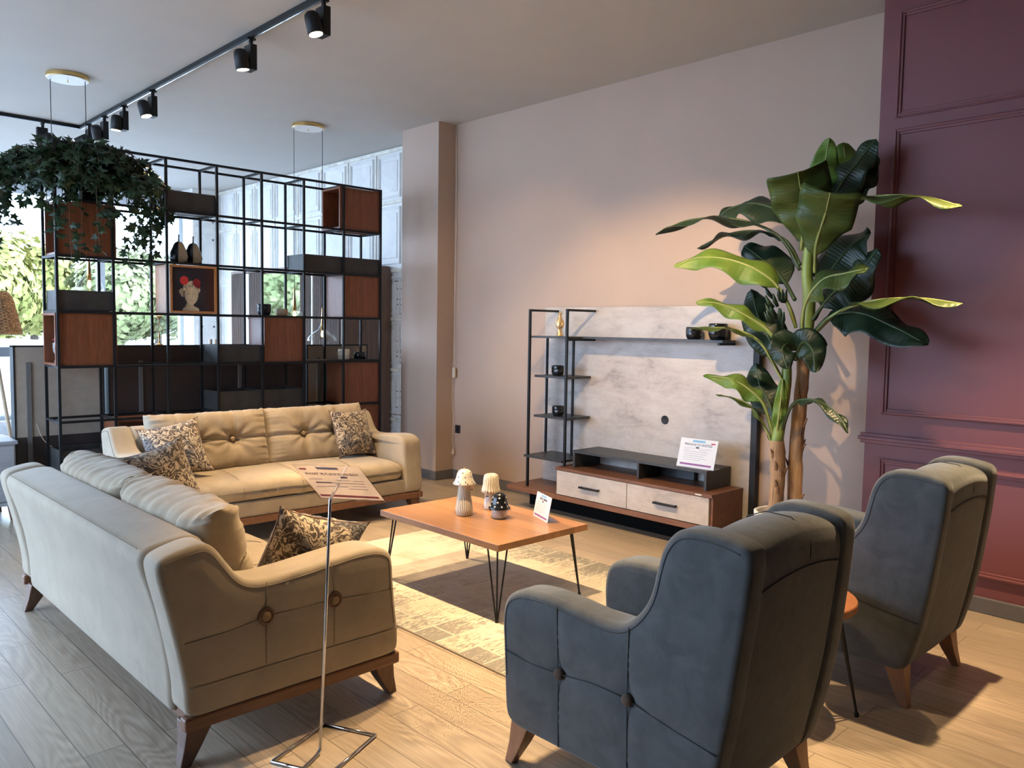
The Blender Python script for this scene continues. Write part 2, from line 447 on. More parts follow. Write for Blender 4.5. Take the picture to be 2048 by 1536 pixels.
def distressed():
    m, N, L, b = nt('distressed_white_doors'); tc = N.new('ShaderNodeTexCoord')
    mp = N.new('ShaderNodeMapping'); mp.inputs['Scale'].default_value = (1, 1, 1); L.new(tc.outputs['Object'], mp.inputs[0])
    n = noise_n(N, L, mp.outputs[0], 2.2, 10, 1.5, .72); n2 = noise_n(N, L, mp.outputs[0], 14, 8, .6, .75)
    r1 = ramp(N, [(.35, (.76, .76, .74)), (.6, (.88, .87, .85))]); L.new(n.outputs[0], r1.inputs[0])
    # worn paint collects on mouldings: pointiness-free mask from noise only
    r2 = ramp(N, [(.60, (0, 0, 0)), (.70, (1, 1, 1))]); L.new(n2.outputs[0], r2.inputs[0])
    r3 = ramp(N, [(.48, (0, 0, 0)), (.62, (.7, .7, .7))]); L.new(n.outputs[0], r3.inputs[0])
    mm = N.new('ShaderNodeMath'); mm.operation = 'MULTIPLY'; L.new(r2.outputs[0], mm.inputs[0]); L.new(r3.outputs[0], mm.inputs[1])
    mx = N.new('ShaderNodeMix'); mx.data_type = 'RGBA'; L.new(mm.outputs[0], mx.inputs[0]); L.new(r1.outputs[0], mx.inputs[6]); mx.inputs[7].default_value = (.40, .26, .13, 1)
    L.new(mx.outputs[2], b.inputs['Base Color']); b.inputs['Roughness'].default_value = .55
    return m
M_dist = distressed()
M_distm = plain('worn_moulding', (.80, .77, .68), .55, var=.18, vs=9)
M_rust = plain('rust_crack', (.22, .10, .05), .8, var=.5, vs=20)
def pillow_mat():
    m, N, L, b = nt('scroll_print_velvet'); mp = objcoord(N, L)
    d = noise_n(N, L, mp.outputs[0], 9, 2, 0)
    vm = N.new('ShaderNodeVectorMath'); vm.operation = 'MULTIPLY_ADD'; vm.inputs[1].default_value = (.28, .28, .28)
    L.new(d.outputs['Color'], vm.inputs[0]); L.new(mp.outputs[0], vm.inputs[2])
    wv = N.new('ShaderNodeTexWave'); wv.wave_type = 'RINGS'; wv.inputs['Scale'].default_value = 7.5; wv.inputs['Distortion'].default_value = 12
    wv.inputs['Detail'].default_value = 3; wv.inputs['Detail Scale'].default_value = 3.2; L.new(vm.outputs[0], wv.inputs['Vector'])
    n = noise_n(N, L, mp.outputs[0], 5.0, 6, .8, .65)
    r1 = ramp(N, [(.22, (.05, .035, .028)), (.45, (.17, .12, .08)), (.66, (.38, .30, .20)), (.88, (.52, .44, .33))]); L.new(wv.outputs[0], r1.inputs[0])
    r2 = ramp(N, [(.22, (.018, .018, .024)), (.5, (.055, .048, .048)), (.75, (.16, .145, .14))]); L.new(wv.outputs[0], r2.inputs[0])
    rm = ramp(N, [(.50, (0, 0, 0)), (.57, (1, 1, 1))]); L.new(n.outputs[0], rm.inputs[0])
    mx = N.new('ShaderNodeMix'); mx.data_type = 'RGBA'; L.new(rm.outputs[0], mx.inputs[0]); L.new(r1.outputs[0], mx.inputs[6]); L.new(r2.outputs[0], mx.inputs[7])
    L.new(mx.outputs[2], b.inputs['Base Color']); b.inputs['Roughness'].default_value = .75; b.inputs['Sheen Weight'].default_value = .3
    bump(N, L, b, noise_n(N, L, mp.outputs[0], 16, 4).outputs[0], .3, .006)
    return m
M_pil = pillow_mat()
def rug_mat():
    m, N, L, b = nt('patchwork_rug'); tc = N.new('ShaderNodeTexCoord')
    br = N.new('ShaderNodeTexBrick'); br.offset = .5; br.inputs['Scale'].default_value = 1; br.inputs['Brick Width'].default_value = .34; br.inputs['Row Height'].default_value = .17
    br.inputs['Mortar Size'].default_value = .006; br.inputs['Color1'].default_value = (0, 0, 0, 1); br.inputs['Color2'].default_value = (1, 1, 1, 1); br.inputs['Mortar'].default_value = (.5, .5, .5, 1)
    L.new(tc.outputs['Object'], br.inputs['Vector'])
    n = noise_n(N, L, objcoord(N, L, (1, 1, 1)).outputs[0], 4, 8, .5, .7)
    n2 = noise_n(N, L, objcoord(N, L, (1, 6, 1)).outputs[0], 18, 4, 1.2, .6)
    base = ramp(N, [(.3, (.40, .345, .27)), (.5, (.53, .47, .375)), (.7, (.62, .56, .46))]); L.new(n.outputs[0], base.inputs[0])
    # worn grey-blue motif, strongest towards the long borders
    sp = N.new('ShaderNodeSeparateXYZ'); L.new(tc.outputs['Object'], sp.inputs[0])
    ab = N.new('ShaderNodeMath'); ab.operation = 'ABSOLUTE'; L.new(sp.outputs[0], ab.inputs[0])
    mr = N.new('ShaderNodeMapRange'); mr.inputs[1].default_value = .30; mr.inputs[2].default_value = .66; mr.inputs[3].default_value = -.13; mr.inputs[4].default_value = .10; L.new(ab.outputs[0], mr.inputs[0])
    a1 = N.new('ShaderNodeMath'); a1.operation = 'ADD'; L.new(n2.outputs[0], a1.inputs[0]); L.new(mr.outputs[0], a1.inputs[1])
    pt = N.new('ShaderNodeMath'); pt.operation = 'MULTIPLY_ADD'; pt.inputs[1].default_value = .14; L.new(br.outputs['Color'], pt.inputs[0]); L.new(a1.outputs[0], pt.inputs[2])
    rm = ramp(N, [(.58, (0, 0, 0)), (.66, (1, 1, 1))]); L.new(pt.outputs[0], rm.inputs[0])
    mx = N.new('ShaderNodeMix'); mx.data_type = 'RGBA'; L.new(rm.outputs[0], mx.inputs[0]); L.new(base.outputs[0], mx.inputs[6]); mx.inputs[7].default_value = (.225, .215, .195, 1)
    mx2 = N.new('ShaderNodeMix'); mx2.data_type = 'RGBA'; fm = N.new('ShaderNodeMath'); fm.operation = 'MULTIPLY'; fm.inputs[1].default_value = .5
    L.new(br.outputs['Fac'], fm.inputs[0]); L.new(fm.outputs[0], mx2.inputs[0]); L.new(mx.outputs[2], mx2.inputs[6]); mx2.inputs[7].default_value = (.66, .60, .50, 1)
    L.new(mx2.outputs[2], b.inputs['Base Color']); b.inputs['Roughness'].default_value = .95; b.inputs['Specular IOR Level'].default_value = .1
    bump(N, L, b, noise_n(N, L, tc.outputs['Object'], 260, 2).outputs[0], .4, .003)
    return m
M_rug = rug_mat()
def leaf_mat(name, c1, c2, rough=.38, trans=.0, vein=60):
    m, N, L, b = nt(name); tc = N.new('ShaderNodeTexCoord'); mp = N.new('ShaderNodeMapping'); L.new(tc.outputs['UV'], mp.inputs[0])
    wv = N.new('ShaderNodeTexWave'); wv.bands_direction = 'X'; wv.inputs['Scale'].default_value = vein/6.28; wv.inputs['Distortion'].default_value = .6; L.new(mp.outputs[0], wv.inputs['Vector'])
    n = noise_n(N, L, tc.outputs['Object'], 7, 4)
    r = ramp(N, [(.3, c1), (.7, c2)]); L.new(n.outputs[0], r.inputs[0])
    L.new(r.outputs[0], b.inputs['Base Color']); b.inputs['Roughness'].default_value = rough
    bump(N, L, b, wv.outputs[0], .25, .004)
    if trans:
        tr = N.new('ShaderNodeBsdfTranslucent'); L.new(r.outputs[0], tr.inputs[0]); ms = N.new('ShaderNodeMixShader'); ms.inputs[0].default_value = trans
        L.new(b.outputs[0], ms.inputs[1]); L.new(tr.outputs[0], ms.inputs[2]); L.new(ms.outputs[0], N['Material Output'].inputs[0])
    return m
M_lfd = leaf_mat('banana_leaf_dark', (.008, .022, .011), (.018, .042, .018), .42)
M_lfm = leaf_mat('banana_leaf_olive', (.055, .095, .018), (.11, .155, .032), .42, .15)
M_lfb = leaf_mat('banana_leaf_bright', (.11, .24, .035), (.23, .34, .06), .42, .2)
M_ribd = plain('dark_leaf_rib', (.05, .085, .03), .45)
M_stem = plain('green_stem', (.24, .33, .075), .4, var=.25, vs=8)
M_rib = plain('leaf_rib', (.32, .36, .11), .45)
M_trunk = wood('fibrous_trunk', (.20, .105, .055), (.56, .37, .21), 'z', .8, 1.6)
M_husk = plain('husk', (.24, .13, .07), .8, var=.4)
M_ivy = leaf_mat('ivy_leaf', (.010, .028, .014), (.028, .065, .022), .45, .1)
def glass(name, tint=(1, 1, 1), gloss=.08, rough=.02):
    m, N, L, b = nt(name); N.remove(b)
    t = N.new('ShaderNodeBsdfTransparent'); t.inputs[0].default_value = (*tint, 1)
    g = N.new('ShaderNodeBsdfGlossy'); g.inputs['Roughness'].default_value = rough
    fr = N.new('ShaderNodeLayerWeight'); fr.inputs[0].default_value = .5
    pw = N.new('ShaderNodeMath'); pw.operation = 'POWER'; pw.inputs[1].default_value = 3; L.new(fr.outputs['Facing'], pw.inputs[0])
    mm = N.new('ShaderNodeMath'); mm.operation = 'MULTIPLY_ADD'; mm.inputs[1].default_value = .6; mm.inputs[2].default_value = gloss; L.new(pw.outputs[0], mm.inputs[0])
    ms = N.new('ShaderNodeMixShader'); L.new(mm.outputs[0], ms.inputs[0]); L.new(t.outputs[0], ms.inputs[1]); L.new(g.outputs[0], ms.inputs[2])
    L.new(ms.outputs[0], N['Material Output'].inputs[0]); return m
M_pane = glass('window_glass', (.97, .99, 1), .03)
M_bell = glass('clear_bell_glass', (.90, .89, .87), .10)
M_acr = glass('clear_acrylic', (.94, .92, .92), .04)
def emit(name, c, s):
    m, N, L, b = nt(name); b.inputs['Base Color'].default_value = (*c, 1); b.inputs['Emission Color'].default_value = (*c, 1); b.inputs['Emission Strength'].default_value = s; return m
M_lens = emit('led_lens', (1, .86, .62), 7)
M_bulb = emit('bulb', (1, .55, .18), 14)
M_mirror = plain('mirror_silver', (.86, .88, .88), .02, metal=1, var=.005)

# ------------------------------------------------------------------ the room
XW, XC, XP, XB, ZC = 5.11, 4.90, 4.82, 5.29, 3.45   # beige wall, column face, plum wall, white wall, ceiling
YF, XL, YB = 12.2, -2.4, -4.0
structure('floor', *bx(XL-.2, 5.5, YB, YF+.2, -.1, 0), M_floor)
structure('ceiling', *bx(XL-.2, 5.6, YB, YF+.2, ZC, ZC+.1), M_ceil)
structure('wall_right', *J(bx(XW, XW+.12, 1.97, 6.14, 0, ZC), bx(XC, XW+.5, 6.14, 6.72, 0, ZC)), M_beige)
structure('wall_back', *bx(XL-.2, 5.5, YB-.1, YB, 0, ZC), plain('back_wall_paint', (.13, .12, .11), .7))
# plum wall with mouldings
pv = [bx(XP, XP+.4, YB, 1.97, 0, ZC)]
structure('wall_plum', *J(*pv), M_purple)
def mould_frame(y0, y1, z0, z1, x, w=.035, d=.018):
    P = []
    for k, (ww, dd) in enumerate(((w, d*.55), (w*.4, d))):
        o = (w-ww)/2*.6
        P += [bx(x-dd, x, y0+o, y0+o+ww, z0+o, z1-o), bx(x-dd, x, y1-o-ww, y1-o, z0+o, z1-o),
              bx(x-dd, x, y0+o+ww, y1-o-ww, z0+o, z0+o+ww), bx(x-dd, x, y0+o+ww, y1-o-ww, z1-o-ww, z1-o)]
    return P
fr = []
for ya, yb in ((.02, 1.885), (-2.1, -.22)):
    fr += mould_frame(ya, yb, 2.725, 3.32, XP); fr += mould_frame(ya, yb, 1.03, 2.665, XP); fr += mould_frame(ya, yb, .19, .775, XP)
fr += [bx(XP-.022, XP, YB, 1.99, .855, .915), bx(XP-.034, XP, YB, 2.0, .875, .897)]
structure('trim_1', *J(*fr), M_purple, bevel=.004)
def baseb(name, parts):
    structure(name, *J(*parts), M_base, bevel=.006)
baseb('baseboard_plum', [bx(XP-.018, XP, YB, 1.99, 0, .088)])
baseb('baseboard_right', [bx(XW-.018, XW, 1.97, 6.14, 0, .088), bx(XC-.018, XW, 6.122, 6.14, 0, .088), bx(XC-.018, XC, 6.14, 6.72, 0, .088)])
# white distressed panelled wall (right rear) and its return on the far wall
structure('wall_right_rear', *bx(XB, XB+.12, 6.72, YF, 0, ZC), M_dist)
structure('wall_far', *bx(4.87, XB+.12, 11.8, YF+.2, 0, ZC), M_dist)
ys = [6.66, 7.22, 7.74, 8.32, 8.92, 9.50, 10.12, 10.70, 11.27, 11.79]
rows = [(2.885, 3.40), (2.16, 2.83), (1.60, 2.06), (1.05, 1.55), (.50, .98), (.06, .42)]
P = []; Q = []
for a, b_ in zip(ys[:-1], ys[1:]):
    for z0, z1 in rows:
        P += mould_frame(a+.05, b_-.05, z0+.02, z1-.02, XB, .028, .02)
        P.append(bx(XB-.008, XB, a+.12, b_-.12, z0+.09, z1-.09))
    Q.append(bx(XB-.016, XB, a-.010, a+.010, 0, 3.41))
for z in (3.42, 2.86, 2.11, 1.575, 1.015, .46):
    Q.append(bx(XB-.022, XB, 6.72, 11.8, z-.018, z+.018))
for z0, z1 in rows:  # far return, facing -y
    for dd, ww, ins in ((.02, .028, .0), (.010, .06, .07)):
        x0, x1, za, zb = 4.91+ins, 5.25-ins, z0+.02+ins, z1-.02-ins
        P += [bx(x0, x0+ww*.5, 11.8-dd, 11.8, za, zb), bx(x1-ww*.5, x1, 11.8-dd, 11.8, za, zb), bx(x0, x1, 11.8-dd, 11.8, za, za+ww*.5), bx(x0, x1, 11.8-dd, 11.8, zb-ww*.5, zb)]
structure('trim_2', *J(*P), M_dist, bevel=.004)
structure('trim_3', *J(*Q), M_distm, bevel=.004)
cr = []
random.seed(3)
for z in (2.0, 1.91, 1.80, 1.74, 1.64, 1.34, 1.24, 1.21, 1.16, 1.10, .78, .70, .60, .52, .38):
    y = 6.8
    while y < 7.35:
        l = random.uniform(.03, .12); zz = z+random.uniform(-.006, .006); cr.append(bx(XB-.003, XB, y, y+l, zz-random.uniform(.002, .008), zz+.003)); y += l+random.uniform(.0, .04)
structure('trim_4', *J(*cr), M_rust)
# far glazed front y = YF and side glazed front x = XL
M_mull = plain('window_frame_white', (.62, .67, .72), .4)
WZ0, WZ1 = .12, 3.20
structure('wall_far_header', *J(bx(XL, 4.9, YF-.02, YF+.12, WZ1, ZC), bx(XL, 4.9, YF-.02, YF+.12, 0, WZ0)), plain('header_paint', (.55, .60, .66), .6))
xs = [XL, -.9, .4, 1.95, 3.73, 4.87]
for i in range(5):
    x0, x1 = xs[i], xs[i+1]
    f = structure('window_%d' % (i+1), *J(bx(x0, x0+.05, YF-.02, YF+.05, WZ0, WZ1), bx(x1-.05, x1, YF-.02, YF+.05, WZ0, WZ1), bx(x0+.05, x1-.05, YF-.02, YF+.05, WZ0, WZ0+.05), bx(x0+.05, x1-.05, YF-.02, YF+.05, WZ1-.05, WZ1)), M_mull)
    mesh('pane', *bx(x0+.05, x1-.05, YF+.01, YF+.018, WZ0+.05, WZ1-.05), M_pane, f)
structure('wall_left', *J(bx(XL-.12, XL, YB, 3.4, 0, ZC), bx(XL-.12, XL, 3.4, YF+.1, 3.25, ZC), bx(XL-.12, XL, 3.4, YF+.1, 0, .10)), plain('side_wall_paint', (.16, .15, .14), .7))
yy = [3.4, 5.6, 7.8, 10.0, 12.2]
for i in range(4):
    y0, y1 = yy[i], yy[i+1]
    f = structure('window_%d' % (i+6), *J(bx(XL-.1, XL-.03, y0, y0+.05, .10, 3.25), bx(XL-.1, XL-.03, y1-.05, y1, .10, 3.25), bx(XL-.1, XL-.03, y0+.05, y1-.05, .10, .15), bx(XL-.1, XL-.03, y0+.05, y1-.05, 3.2, 3.25)), M_mull)
    mesh('pane', *bx(XL-.07, XL-.062, y0+.05, y1-.05, .15, 3.2), M_pane, f)
# ------------------------------------------------------------------ outside
structure('ground_outside', *J(bx(-40, 40, YF+.15, 90, -.35, -.3), bx(-60, XL-.15, -30, YF+.14, -.35, -.3)), plain('asphalt', (.46, .46, .46), .9, var=.1))
M_tree = {}
for nme, c1, c2 in (('a', (.22, .23, .05), (.42, .38, .11)), ('b', (.16, .19, .07), (.30, .30, .13)), ('c', (.32, .26, .06), (.50, .41, .14)), ('d', (.10, .13, .06), (.21, .23, .12))):
    m, N, L, b = nt('tree_foliage_'+nme); n = noise_n(N, L, objcoord(N, L).outputs[0], 1.6, 6, .3)
    r = ramp(N, [(.35, c1), (.65, c2)]); L.new(n.outputs[0], r.inputs[0]); L.new(r.outputs[0], b.inputs['Base Color']); b.inputs['Roughness'].default_value = .8; M_tree[nme] = m
M_bark = plain('bark', (.10, .075, .055), .9, var=.3)
def tree(x, y, h, r, kind, label, group, seed):
    rnd = random.Random(seed)
    t = thing('tree', label, 'tree', (x, y, -.3), group=group)
    mesh('trunk', *tube([(0, 0, 0), (.05, .02, h*.3), (-.05, .05, h*.6)], [.16, .12, .06], 8), M_bark, t, smooth=True)
    V = []; F = []
    for k in range(4200):
        d = Vector((rnd.gauss(0, 1), rnd.gauss(0, 1), rnd.gauss(0, 1))).normalized()
        lob = .78+.30*noise.noise(d*2.3+Vector((seed, 0, 0)))+.12*noise.noise(d*6+Vector((0, seed, 0)))
        lob *= rnd.uniform(.62, 1.0)**.6; p = Vector((d.x*r*lob, d.y*r*lob, h*.58+d.z*h*.42*lob))
        p = Vector((p.x, p.y, max(p.z, h*.12)))
        s = rnd.uniform(.07, .17)
        a = Vector((rnd.uniform(-1, 1), rnd.uniform(-1, 1), rnd.uniform(-1, 1))).normalized(); b2 = a.cross(d).normalized() if a.cross(d).length > .1 else Vector((1, 0, 0))
        c = (d+Vector((rnd.uniform(-.5, .5), rnd.uniform(-.5, .5), rnd.uniform(-.2, .7)))).normalized().cross(b2)
        n0 = len(V); V += [tuple(p+b2*s), tuple(p+c*s*.8), tuple(p-b2*s), tuple(p-c*s*.8)]; F.append((n0, n0+1, n0+2, n0+3))
    core = rbox(-r*.45, r*.45, -r*.45, r*.45, h*.35, h*.78, r*.4, 4)
    n0 = len(V); V += core[0]; F += [tuple(i+n0 for i in q) for q in core[1]]
    mesh('foliage', V, F, M_tree[kind], t)
TR = [(1.2, 24.5, 4.3, 1.7, 'b', 'green tree outside at the left edge, behind the rattan lamp shade'), (4.75, 25.2, 4.6, 1.7, 'a', 'yellow-green tree outside, left of the black shelf post'),
      (8.3, 25.6, 4.3, 1.7, 'b', 'mid green tree outside above the dark planter on the left column'), (11.9, 25.0, 4.2, 1.75, 'c', 'yellowish tree outside seen through the second shelf bay'),
      (3.0, 30.5, 5.0, 2.0, 'd', 'tall dark tree in the second row, farthest left'), (7.3, 31.0, 5.0, 2.0, 'a', 'tall yellow-green tree in the second row, behind the mid green one'),
      (11.6, 31.5, 4.9, 2.0, 'b', 'tall green tree in the second row, behind the window mullion'), (16.0, 31.0, 5.0, 2.1, 'd', 'tall dark tree in the second row, behind the framed picture')]
for i, a in enumerate(TR): tree(*a, 'trees beyond the car park', i+1)
for i, (x, y, k, lab) in enumerate(((-4.2, 26.5, 'b', 'green tree reflected in the wardrobe mirror, middle one'), (-8.6, 30, 'a', 'light green tree reflected in the wardrobe mirror, at its left'), (-.4, 31, 'd', 'dark green tree reflected in the wardrobe mirror, at its right'), (-6.2, 34, 'd', 'dark tree farthest back in the wardrobe mirror reflection'))):
    tree(x, y, 6.2, 2.0, k, lab, 'trees across the side street', 20+i)
M_fence = plain('teal_fence', (.10, .24, .22), .7)
single('fence', *J(*[bx(11.5+i*.9, 12.36+i*.9, 22.4, 22.45, -.3, 1.75) for i in range(7)]), M_fence, 'teal panel fence at the edge of the car park, behind the candlestick', 'fence', (14.6, 22.4, -.3))
def car(x, y, rz, col, label):
    t = thing('car', label, 'car', (x, y, -.3), rz, 'parked cars')
    body = [(-2.1, .35), (-2.1, .75), (-1.95, .95), (-1.2, 1.0), (-.7, 1.42), (.5, 1.46), (1.15, 1.02), (1.95, .88), (2.12, .6), (2.1, .33)]
    M_c = plain('car_paint_'+label[:4], col, .25)
    mesh('body', *puffy([tuple(p) for p in chaikin([(a, b) for a, b in body], 1)], -.85, .85, .12, lambda p, q, a: (p, a*(1-.18*max(0, q-.9)), q)), M_c, t, smooth=True)
    for s in (-1, 1):
        mesh('side_window', *bx(-.95, .75, s*.79-.02, s*.79+.02, 1.03, 1.33), M_blackm, t)
        for xx in (-1.35, 1.35):
            V, F = lathe([(.0, -.1), (.3, -.1), (.32, -.06), (.32, .06), (.3, .1), (0, .1)], n=20)
            mesh('wheel', [(a+xx, c+s*.76, b+.32) for a, b, c in V], F, M_blackm, t, smooth=True)
car(7.9, 18.2, .12, (.72, .72, .74), 'white parked car seen below the tree, nearest the window mullion')
car(11.5, 20.5, .1, (.55, .18, .20), 'red-roofed parked car behind the white one, near the fence')
car(3.6, 17.0, .2, (.60, .66, .68), 'pale grey parked car behind the rattan lamp')
car(-1.6, 19.5, .1, (.25, .62, .70), 'turquoise parked car reflected in the wardrobe mirror')
# banner outside
t = thing('banner', 'white feather banner with a red curved mark outside the far window', 'banner', (5.62, 13.5, -.3))
mesh('flag', *J(bx(-.32, .3, 0, .012, 1.9, 3.5)), M_white, t)
V, F = tube(crom([(-.14, -.01, 3.35), (-.15, -.01, 2.75), (-.06, -.01, 2.5), (.05, -.01, 2.75), (.05, -.01, 3.35)], 6), .045, 6)
mesh('emblem', [(a, b*.3-.008, c) for a, b, c in V], F, plain('banner_red', (.62, .03, .07), .5), t, smooth=True)
mesh('pole', *tube([(.34, 0, 0), (.34, 0, 3.7)], .018, 8), M_chrome, t)
# ------------------------------------------------------------------ sofas
def leg_block(x, y, h, sx, sy, mat, parent, top=.085, bot=.036, splay=.035):
    """tapered splayed wooden leg; sx, sy = outward direction"""
    V = []
    for z, s, o in ((h+.012, top, 0), (h*.5, (top+bot)/2*.96, splay*.42), (0, bot, splay)):
        cx = x+sx*(o+(-s/2+top/2)); cy = y+sy*(o+(-s/2+top/2))
        V += [(cx-s/2, cy-s/2, z), (cx+s/2, cy-s/2, z), (cx+s/2, cy+s/2, z), (cx-s/2, cy+s/2, z)]
    F = [(0, 1, 2, 3), (11, 10, 9, 8)]
    for j in (0, 4):
        for k in range(4): F.append((j+k, j+4+k, j+4+(k+1) % 4, j+(k+1) % 4))
    return mesh('leg', V, F, mat, parent, bevel=.004)
ARM = [(.09, .178), (.045, .179), (.014, .188), (.001, .215), (.0, .285), (-.02, .40), (-.055, .56), (-.088, .69), (-.085, .728), (-.055, .748), (.02, .765), (.075, .768), (.112, .745), (.15, .69), (.19, .635),
       (.23, .608), (.29, .600), (.40, .606), (.55, .622), (.68, .635), (.76, .632), (.815, .610), (.838, .575), (.843, .48), (.856, .36), (.866, .285), (.868, .215), (.855, .188), (.825, .179), (.78, .178)]
def button(parent, M, r=.019, mat=None, name='button', h=.012):
    V, F = lathe([(0, h), (r*.55, h*.92), (r*.9, h*.55), (r, 0), (r*.9, -h*.5), (0, -h*.5)], n=20)
    V, F = xf((V, F), M); return mesh(name, V, F, mat or M_btn, parent, smooth=True)
def sofa(label, loc, rz, seed):
    t = thing('sofa', label, 'sofa', loc, rz, 'three seat sofas with buttoned arms')
    H = 1.06; AT = .175
    prof = chaikin(densify(ARM, .07), 2)
    for s in (-1, 1):
        def fn(p, q, a, s=s):
            th = AT if p > .25 else AT-.045*min(1, (.25-p)/.3)
            aa = a/AT*th
            return (p, s*(H-aa), q)
        hs = [(-.0, .445), (.15, .452), (.29, .468), (.45, .470), (.57, .466), (.75, .455), (.845, .452)]
        v1 = [(.29, .592), (.288, .48), (.287, .30)]; v2 = [(.55, .612), (.566, .47), (.562, .30)]; bs = [(-.01, .287), (.88, .287)]
        V, F = puffy(prof, 0, AT, .026, fn, cap=tuft([hs, v1, v2, bs], [(.289, .470), (.567, .466)], .009))
        if s > 0: F = [tuple(reversed(f)) for f in F]
        a = mesh('arm', V, F, M_sofa, t, smooth=True)
        # piping around the outer face, tufting seams and buttons
        pip = [(p.x, s*(H-.006), p.y) for p in prof]
        IL = inset_line(prof, .024); i0 = max(range(len(IL)), key=lambda i: -IL[i].x+IL[i].y*.6); i1 = max(range(len(IL)), key=lambda i: IL[i].x*1.0-abs(IL[i].y-.32)*2)
        seq = IL[i0:i1+1] if i0 < i1 else IL[i0:]+IL[:i1+1]
        pip2 = [(q.x, s*(H+.0004), q.y) for q in seq]
        mesh('piping', *tube(pip2, .0020, 6), M_seam, a, smooth=True)
        yo = s*(H+.0018)
        seams = [tube(crom([(-.0, yo, .445), (.15, yo, .452), (.29, yo, .468), (.45, yo, .470), (.57, yo, .466), (.75, yo, .455), (.845, yo, .452)], 6), .0016, 5),
                 tube([(.29, yo, .592), (.288, yo, .48), (.287, yo, .30)], .0018, 5), tube([(.55, yo, .612), (.566, yo, .47), (.562, yo, .30)], .0018, 5),
                 tube([(.012, yo, .287), (.40, yo, .290), (.856, yo, .287)], .0022, 5)]
        mesh('seam', *J(*seams), M_seam, a, smooth=True)
        for bx_, bz in ((.289, .470), (.567, .466)):
            button(a, Matrix.Translation((bx_, s*(H-.002), bz)) @ Matrix.Rotation(-s*pi/2, 4, 'X'), .021)
            ring = [(bx_+.026*cos(k/20*2*pi), s*(H+.0), bz+.026*sin(k/20*2*pi)) for k in range(20)]
            mesh('button_ring', *tube(ring, .005, 6, closed=True), M_frame, a, smooth=True)
    # back
    BK = [(.06, .148), (.02, .15), (.004, .17), (.0, .30), (-.02, .44), (-.055, .58), (-.088, .675), (-.092, .715), (-.07, .742), (.0, .757), (.07, .765), (.118, .755), (.14, .72), (.16, .60), (.17, .40), (.17, .18), (.15, .148)]
    mesh('back', *puffy(chaikin(densify(BK, .07), 2), -(H-AT+.03), H-AT+.03, .03, lambda p, q, a: (p, a, q)), M_sofa, t, smooth=True)
    mesh('back_seam', *tube([(-.084, y, .742-.0) for y in (-.88, 0, .88)], .0018, 5), M_seam, t)
    mesh('maker_tag', *bx(.8565, .8575, H-.16, H-.13, .232, .238), M_blackm, t)
    # seat
    wy = H-AT-.004
    def bulge(o, l, h):
        k = (1-(l.y/h.y)**2); f = max(0, l.x/h.x)
        z = o.z + .022*k*max(0, 1-(l.x/h.x)**2)*(1 if l.z > 0 else 0) - .02*f**4*(1 if l.z > 0 else 0)
        x = o.x + .014*k*f*(1 if l.x > 0 else 0)
        z += .004*noise.noise(Vector((o.x*5, o.y*5, seed)))
        # quilting grooves
        if l.z > 0 or l.x > h.x*.8:
            for yg in (-.44, 0, .44):
                g = exp(-((l.y-yg)/.012)**2); z -= .007*g; x -= .005*g*(1 if l.x > h.x*.8 else 0)
        return (x, o.y, z)
    st = mesh('seat', *rbox(.14, .862, -wy, wy, .296, .435, .058, 36, bulge), M_sofac, t, smooth=True)
    sm = [tube(crom([(.30, y, .462), (.55, y, .463), (.74, y, .445), (.845, y, .405), (.875, y, .36), (.872, y, .315)], 5), .0017, 5) for y in (-.44, 0, .44)]
    mesh('seam', *J(*sm), M_seam, st, smooth=True)
    mesh('front_band', *rbox(.02, .856, -wy-.02, wy+.02, .183, .292, .014, 6), M_sofa, t, smooth=True)
    mesh('base_rail', *J(bx(.0, .872, -H+.004, -H+.05, .135, .183), bx(.0, .872, H-.05, H-.004, .135, .183), bx(.82, .872, -H+.05, H-.05, .135, .183), bx(.03, .07, -H+.05, H-.05, .135, .183)), M_frame, t, bevel=.008)
    for sx, x in ((-1, .065), (1, .81)):
        for s in (-1, 1): leg_block(x, s*(H-.075), .135, sx*.9, s*.35, M_leg, t, .095, .038, .03)
    th = radians(14)
    ch, cz = (.425, .617) if seed < 5 else (.445, .632)
    for k, yc in enumerate((-.43, .43)):
        V, F = cushion(.865, ch, .24, 76, 5.5, .33, .018, .004, [(-.30, .02), (.36, .02)], (-.30, .36), (.02,), .016, seed+k*3.7, .012 if seed < 5 else .008)
        M = Matrix(((0, -sin(th), cos(th), .262), (1, 0, 0, yc), (0, cos(th), sin(th), cz), (0, 0, 0, 1)))
        c = mesh('back_cushion', *xf((V, F), M), M_sofac, t, smooth=True)
        for u in (-.30, .36):
            button(c, M @ Matrix.Translation((u*.4325, .005, .060)), .019, M_btn2)
        mesh('seam', *tube([tuple(M @ Vector((x_, .0047, .240/2*(max(0, (1-abs(x_/.4325)**5.5)*.999))**.33*.79+.0))) for x_ in [(-.425+.85*i/40) for i in range(41)]], .0022, 5), M_seam, c, smooth=True)
    return t
sofa('beige suede sofa seen from behind, pale buttoned arm in front, nearest the sign stand', (1.03, 3.66, 0), 0, 1.0)
sofa('beige suede sofa facing the camera in front of the black cube shelf', (2.895, 5.98, 0), -pi/2-.015, 9.0)
